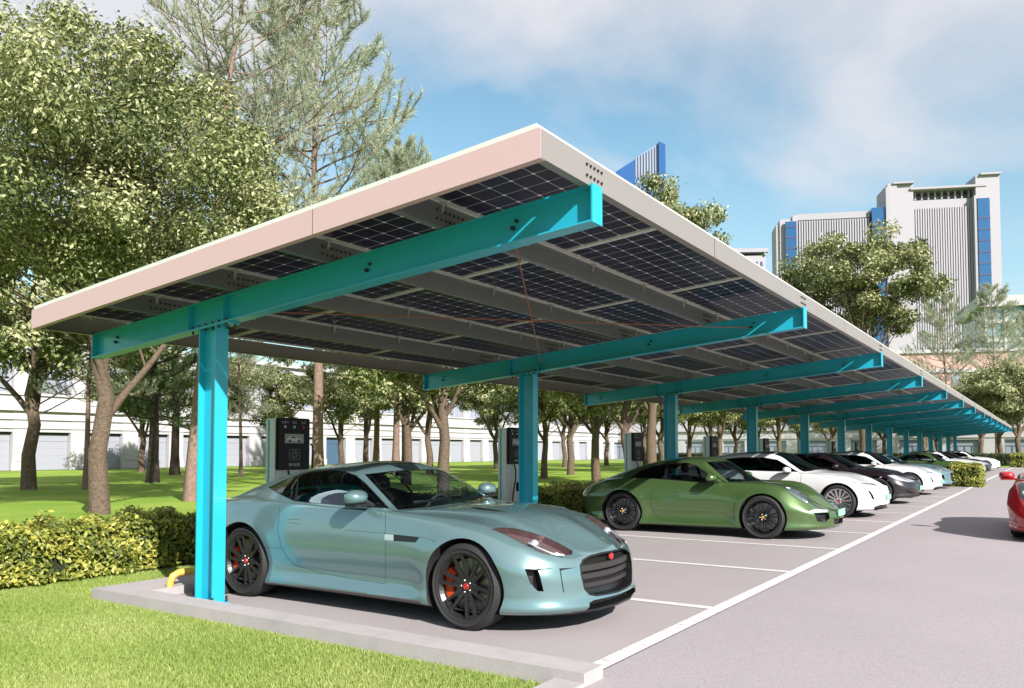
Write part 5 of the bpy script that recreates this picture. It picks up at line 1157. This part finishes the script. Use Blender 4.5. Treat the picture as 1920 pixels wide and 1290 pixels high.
# long white building behind the lawn: ground-floor bays with shutters, string courses, upper windows
B1 = bld('white_building', 'long low white building with shuttered ground-floor bays behind the lawn trees', -58, 4)
b = MB(); L1 = 150; PB = 3.86; D0 = .45
nb = int(L1 / PB)
b.box(-12, -D0, 0, L1, 0, 8.9)
b.box(-D0, .0, .62, L1, 2.62, 5.3) ; b.box(-D0, .0, .62, L1, 7.9, 8.9)
wall = b.obj('wall', M['wall_white'], B1)
b = MB()
for z, h, p in ((3.45, .10, .08), (4.05, .30, .22), (5.12, .12, .1), (8.3, .2, .15), (8.9, .35, .35), (2.85, .07, .05)): b.box(.002, p + .05, -.2, L1 + .2, z, z + h)
b.obj('string_courses', M['wall_white'], B1)
b = MB(); b.box(-D0 - .05, .03, -.62, .62, 0, 8.89); b.box(.03, .08, -.68, .68, 0, .55); b.box(.03, .07, -.45, .45, .62, 2.55); pil = b.mesh('pilaster', M['wall_white'])
for k in range(nb + 1): o = link('pilaster', pil, B1); o.location = (0, k * PB, 0)
def wbay(mat):
    b = MB(); b.box(-D0 + .004, -D0 + .10, .66, PB - .66, .0, 2.45); b.box(-D0 + .10, -D0 + .13, .66, PB - .66, 2.0, 2.05)
    for z in (.5, 1.0, 1.5): b.box(-D0 + .10, -D0 + .108, .66, PB - .66, z, z + .025)
    return b.mesh('shutter', M[mat])
sg_, sb_ = wbay('shutter_grey'), wbay('shutter_blue')
b = MB(); b.box(-D0 + .004, -D0 + .14, .66, PB - .66, 2.46, 2.60); sl_ = b.mesh('shutter_head', M['slit_dark'])
b = MB(); b.box(-D0 + .004, -D0 + .06, .70, PB - .70, 5.35, 7.85); wn_ = b.mesh('window', M['pane_pale'])
b = MB(); b.box(-D0 + .061, -D0 + .10, .66, PB - .66, 6.9, 6.96); b.box(-D0 + .061, -D0 + .11, PB / 2 - .03, PB / 2 + .03, 5.35, 6.9); wf_ = b.mesh('window_bar', M['wall_white'])
for k in range(nb):
    o = link('shutter', sb_ if k == 13 else sg_, B1); o.location = (0, k * PB, 0); link('shutter_head', sl_, o)
    if k == 13: tag(o, 'dark blue shutter')
    o = link('window', wn_, B1); o.location = (0, k * PB, 0); link('window_bar', wf_, o)
# white building closing the view beyond the road
B2 = bld('white_building', 'white low building with blue-grey glazed openings across the end of the road', -60, 118)
W2_ = 130; b = MB(); b.box(0, W2_, .4, 14, 0, 9); P2 = 6.0
for k in range(int(W2_ / P2) + 1): x = k * P2; b.box(x - 1.35, x + 1.35, -.03, .4, 0, 8.99)
b.box(1.35, W2_, 0, .4, 2.75, 9); b.obj('wall', M['wall_white'], B2)
b = MB()
for z, h, p in ((3.0, .12, .1), (4.2, .35, .3), (8.9, .35, .35)): b.box(-.2, W2_ + .2, -p - .04, -.002, z, z + h)
b.obj('string_courses', M['wall_white'], B2)
b = MB(); b.box(1.4, P2 - 1.4, .34, .396, 0, 2.7); w_ = b.mesh('window', M['pane_pale']); b = MB(); b.box(1.35, P2 - 1.35, .22, .338, 2.50, 2.74); b.box(1.4, P2 - 1.4, .26, .338, 1.95, 2.02)
for q in range(5): b.box(1.4 + q * .8, 1.46 + q * .8, .26, .338, 0, 1.95)
f_ = b.mesh('window_bar', M['pane_blue'])
for k in range(int(W2_ / P2)): o = link('window', w_, B2); o.location = (k * P2, 0, 0); link('window_bar', f_, o)
# pale pink building
x, y = atp(1735, 150); B3 = bld('pink_building', 'pale pink terracotta building with white bays seen through the right-hand trees', x, y, radians(20))
b = MB(); b.box(-9, 30, 0, 14, 0, 19.5); b.obj('wall', M['wall_pink'], B3)
b = MB(); b.box(-11.5, -9, -.5, 10, 0, 20.5); b.box(-9.0, -8.2, -.6, 0, 0, 21); b.box(-9, 30, -.3, -.002, 15.8, 16.4); b.box(-9, 30, -.3, -.002, 11.8, 12.4); b.box(-9.3, 30.3, -.5, 14.3, 19.5, 20.1); b.obj('white_bay', M['wall_white'], B3)
b = MB(); b.box(0, 3.2, -.05, -.002, 12.8, 15.4); w_ = b.mesh('window', M['pane_pale'])
for i in range(6):
    for j in range(2): o = link('window', w_, B3); o.location = (-6.5 + i * 5.6, 0, j * -4.0)
# large glazed block on the right
x, y = atp(1890, 230); B4 = bld('glazed_building', 'wide teal-glazed building with a white flat roof at the right photo edge', x, y, radians(15))
b = MB(); b.box(-5, 60, 0, 30, 0, 42.5); b.obj('wall', M['glass_teal'], B4); b = MB(); b.box(-7, 62, -2, 32, 42.6, 45.6)
for k in range(7): b.box(-5.2, 60.2, -.4, -.003, 5 + k * 5.5, 6 + k * 5.5)
for k in range(14): b.box(-5.2 + k * 5, -4.4 + k * 5, -.45, -.004, 0, 42.5) if False else b.box(-5.2 + k * 5, -4.4 + k * 5, -.75, -.42, 0, 42.5)
b.obj('roof', M['wall_white'], B4)
x, y = atp(1402, 520); B5 = bld('office_block', 'small pale flat-roofed office block in the distance left of the twin tower', x, y, radians(30))
b = MB(); b.box(-13, 13, 0, 14, 0, 128); b.obj('wall', M['tower_wall'], B5); b = MB(); b.box(-14.5, 14.5, -2, 15, 130, 132.5); b.box(-13, -12, -1.5, 0, 128, 130); b.box(12, 13, -1.5, 0, 128, 130); b.obj('roof', M['tower_cream'], B5)
for k in range(8): b = MB(); b.box(-11.5 + k * 3, -10 + k * 3, -.15, -.003, 60, 124); b.obj('window', M['tower_glass_dark'], B5)
# twin office tower. local x along facade, 1 m = 3.78 px at 400 m
TD = 400.; k_ = FPX / TD
x, y = atp(1672, TD); B6 = bld('office_tower', 'wide pale office tower of two stepped blocks with vertical fins and blue glass strips', x, y, radians(33.65 - 10))
def hz(py): return CAMZ + (845.5 - py) / k_
def fx(px): return (px - 1672) / k_ * .93
b = MB()
b.box(fx(1462), fx(1487), 0, 16, 0, hz(398)); b.box(fx(1487), fx(1497), -1, 16, 0, hz(392)); b.box(fx(1497), fx(1641), 2, 18, 0, hz(391)); b.box(fx(1641), fx(1672), 3, 16, 0, hz(392))
b.box(fx(1672), fx(1690), -2, 18, 0, hz(342)); b.box(fx(1690), fx(1722), -1, 18, 0, hz(342)); b.box(fx(1690), fx(1850), 2, 20, 0, hz(372)); b.box(fx(1838), fx(1882), -1.5, 20, 0, hz(334)); b.box(fx(1722), fx(1838), 8, 18, 0, hz(357))
wall = b.obj('wall', M['tower_wall'], B6)
b = MB(); b.box(fx(1455), fx(1462), 1, 16, 0, hz(407)); b.box(fx(1668), fx(1675), -2.6, 0, 0, hz(348)); b.box(fx(1682), fx(1722), -3, 19, hz(343), hz(340)); b.box(fx(1846), fx(1884), -3, 21, hz(334.5), hz(331)); b.box(fx(1716), fx(1858), -2, 18, hz(355), hz(351)); b.box(fx(1497), fx(1641), 1.2, 1.99, hz(400), hz(388)); b.box(fx(1834), fx(1838), -2, 2, 0, hz(372)); b.obj('parapet', M['tower_cream'], B6)
b = MB()
for i in range(9): xx = fx(1728) + i * 3.1; b.box(xx, xx + .8, 2.2, 3, hz(371), hz(356))
b.obj('roof_pergola', M['tower_cream'], B6)
for x0, x1 in ((1472, 1494), (1642, 1670), (1840, 1862)):
    b = MB(); b.box(fx(x0), fx(x1), -2.3 if x0 != 1642 else -1.4, -2.0 if x0 != 1642 else 2.9, 10, hz(405 if x0 < 1600 else 385 if x0 < 1700 else 378)); o = b.obj('glass_strip', M['tower_glass'], B6)
    b = MB(); z = 14
    while z < hz(410): b.box(fx(x0), fx(x1), (-2.5 if x0 != 1642 else -1.6), (-2.31 if x0 != 1642 else -1.41), z, z + .9); z += 5.6
    b.obj('spandrel', M['tower_glass_dark'], o)
    if x0 != 1642: b = MB(); b.box(fx(x0), fx(x1), -1.99, -1.01 if x0 == 1472 else -1.51, 9, hz(404 if x0 < 1600 else 377)); b.obj('strip_frame', M['tower_cream'], o)
for (x0, x1, n, ztp) in ((1500, 1640, 28, 404), (1694, 1834, 30, 390)):
    b = MB(); b.box(fx(x0), fx(x1), 1.75, 1.99, 10, hz(ztp)); b.obj('glazing', M['tower_glass_dark'], B6)
    for i in range(n):
        xx = fx(x0) + (fx(x1) - fx(x0)) * (i + .5) / n; b = MB(); b.box(xx - .36, xx + .36, .9, 1.74, 8, hz(ztp - 2)); b.obj('facade_fin', M['tower_wall'], B6)
# slanted glass tower
TD2 = 650.; k2 = FPX / TD2; x, y = atp(1243, TD2); B7 = bld('slanted_tower', 'blue glass skyscraper with slanted top peeking over the carport roof', x, y, radians(33.65))
def h2(py): return CAMZ + (842.5 - py) / k2
b = MB(); b.prism([((1158 - 1243) / k2, 0), ((1158 - 1243) / k2, h2(312)), ((1176 - 1243) / k2, h2(298)), ((1200 - 1243) / k2, h2(282)), ((1225 - 1243) / k2, h2(266)), ((1238 - 1243) / k2, h2(257)), ((1238 - 1243) / k2, 0)], 0, 30, 'y'); b.obj('wall', M['tower_pale'], B7)
b = MB(); b.prism([((1238.5 - 1243) / k2, 0), ((1238.5 - 1243) / k2, h2(256)), ((1251 - 1243) / k2, h2(262)), ((1253 - 1243) / k2, 0)], -3, 33, 'y'); b.obj('glass_strip', M['tower_blue'], B7)
b = MB(); b.box((1217 - 1243) / k2, (1238 - 1243) / k2, -2, -.01, 0, h2(325)); b.prism([((1157 - 1243) / k2, 0), ((1157 - 1243) / k2, h2(314)), ((1194 - 1243) / k2, h2(290)), ((1194 - 1243) / k2, 0)], -1.5, -.02, 'y'); b.obj('glass_strip', M['tower_blue'], B7)
for i in range(8): xx = (1195 - 1243) / k2 + i * 2.3; b = MB(); b.box(xx, xx + .6, -1.2, -.03, h2(324), h2(286 - i * 3)); b.obj('facade_fin', M['tower_wall'], B7)
# ------------------------------------------------------------------ cars in the bays
CX = {'teal': -3.72, 'green': -3.695, 'white': -3.573, 'black': -3.65}
teal = car_teal(); teal.location = (CX['teal'], 5.80, 0); tag(teal, 'grey-teal sports coupe with black wheels in the nearest bay, beside the first turquoise column', 'car', 'cars parked under the solar roof')
green = car_green(); green.location = (CX['green'], 13.36, 0); tag(green, 'green rear-engined sports car with black wheels, second car in the row', 'car', 'cars parked under the solar roof')
white = car_sedan('white_sedan', 'paint_white', (CX['white'], 18.13), E_WHITE, 'ev'); white.location = (CX['white'], 18.13, 0); tag(white, 'white sedan with dark windows right behind the green sports car', 'car', 'cars parked under the solar roof')
black = car_sedan('black_sedan', 'paint_black', (CX['black'], 23.1), E_BLACK, 'b'); black.location = (CX['black'], 23.1, 0); tag(black, 'black sedan parked between two white sedans', 'car', 'cars parked under the solar roof')
for src, k, y, lab in ((white, 'white', 28.1, 'white sedan beyond the black sedan, nearer than the small box hedge'), (teal, 'teal', 33.0, 'second grey-teal coupe, its nose against the small box hedge'), (green, 'green', 43.1, 'distant green sports car whose bonnet shows over the small box hedge'), (white, 'white', 48.1, 'distant white sedan just beyond the far green sports car'), (black, 'black', 53.4, 'distant black sedan between two far white sedans'), (white, 'white', 63.3, 'farthest white sedan at the end of the row')):
    c = copy_tree(src); c.location = (CX[k], y, 0); tag(c, lab, 'car', 'cars parked under the solar roof')
red = car_red(); red.location = (.40, 15.1, 0); red.rotation_euler = (0, 0, -pi / 2); tag(red, 'red sports car in the driving lane, cut off by the right photo edge', 'car')
# ------------------------------------------------------------------ light
SUN = Vector((1, -.48, .68)).normalized()
sd = bpy.data.lights.new('sun', 'SUN'); sd.energy = 5.0; sd.angle = radians(.55); sd.color = (1, .965, .92); so = link('sun', sd); so.rotation_euler = SUN.to_track_quat('Z', 'Y').to_euler(); so.location = (10, -10, 30)
w = bpy.data.worlds.new('World'); SC.world = w; w.use_nodes = True; nd = w.node_tree.nodes; ln = w.node_tree.links; nd.clear()
out = N(nd, 'ShaderNodeOutputWorld'); bg = N(nd, 'ShaderNodeBackground'); ln.new(bg.outputs[0], out.inputs[0]); bg.inputs[1].default_value = .10
sk = N(nd, 'ShaderNodeTexSky', sky_type='NISHITA'); sk.sun_disc = False; sk.sun_elevation = math.asin(SUN.z); sk.sun_rotation = atan2(SUN.x, SUN.y); sk.air_density = 1.0; sk.dust_density = .6; sk.ozone_density = 1.6
tc = N(nd, 'ShaderNodeTexCoord'); sp = N(nd, 'ShaderNodeSeparateXYZ'); ln.new(tc.outputs['Generated'], sp.inputs[0])
def wm_(op, a, b=None):
    n = N(nd, 'ShaderNodeMath', operation=op)
    for i, v in enumerate((a, b)):
        if v is None: continue
        if isinstance(v, (int, float)): n.inputs[i].default_value = v
        else: ln.new(v, n.inputs[i])
    return n.outputs[0]
zc = wm_('ADD', wm_('MAXIMUM', sp.outputs[2], 0.0), .22); cx = wm_('DIVIDE', sp.outputs[0], zc); cy = wm_('DIVIDE', sp.outputs[1], zc); cb = N(nd, 'ShaderNodeCombineXYZ'); ln.new(cx, cb.inputs[0]); ln.new(cy, cb.inputs[1])
nz = N(nd, 'ShaderNodeTexNoise'); nz.inputs['Scale'].default_value = 1.15; nz.inputs['Detail'].default_value = 7; nz.inputs['Roughness'].default_value = .52; nz.inputs['Distortion'].default_value = .4; ln.new(cb.outputs[0], nz.inputs[0])
cr = N(nd, 'ShaderNodeValToRGB'); e = cr.color_ramp.elements; e[0].position = .455; e[1].position = .66; e[0].color = (0, 0, 0, 1); e[1].color = (.85, .85, .85, 1); nb_ = wm_('ADD', nz.outputs[0], wm_('MULTIPLY', wm_('SUBTRACT', sp.outputs[2], .30), .60)); ln.new(nb_, cr.inputs[0])
tint = N(nd, 'ShaderNodeMix', data_type='RGBA', blend_type='MULTIPLY'); tint.inputs[0].default_value = 1; ln.new(sk.outputs[0], tint.inputs[6]); tint.inputs[7].default_value = (1.0, 1.16, 1.0, 1)
mx = N(nd, 'ShaderNodeMix', data_type='RGBA'); ln.new(cr.outputs[0], mx.inputs[0]); ln.new(tint.outputs[2], mx.inputs[6]); mx.inputs[7].default_value = (4.6, 4.45, 4.6, 1)
hf = N(nd, 'ShaderNodeMapRange'); hf.inputs['From Min'].default_value = 0; hf.inputs['From Max'].default_value = .36; hf.inputs['To Min'].default_value = .62; hf.inputs['To Max'].default_value = 0; ln.new(sp.outputs[2], hf.inputs['Value'])
mh = N(nd, 'ShaderNodeMix', data_type='RGBA'); ln.new(hf.outputs[0], mh.inputs[0]); ln.new(mx.outputs[2], mh.inputs[6]); mh.inputs[7].default_value = (3.0, 3.75, 4.4, 1); ln.new(mh.outputs[2], bg.inputs[0])
SC.view_settings.view_transform = 'Standard'; SC.view_settings.look = 'None'; SC.view_settings.gamma = 1; SC.view_settings.exposure = 0.95
SC.cycles.max_bounces = 8; SC.cycles.transparent_max_bounces = 24; SC.cycles.caustics_reflective = False; SC.cycles.caustics_refractive = False
SC.cycles.use_denoising = True
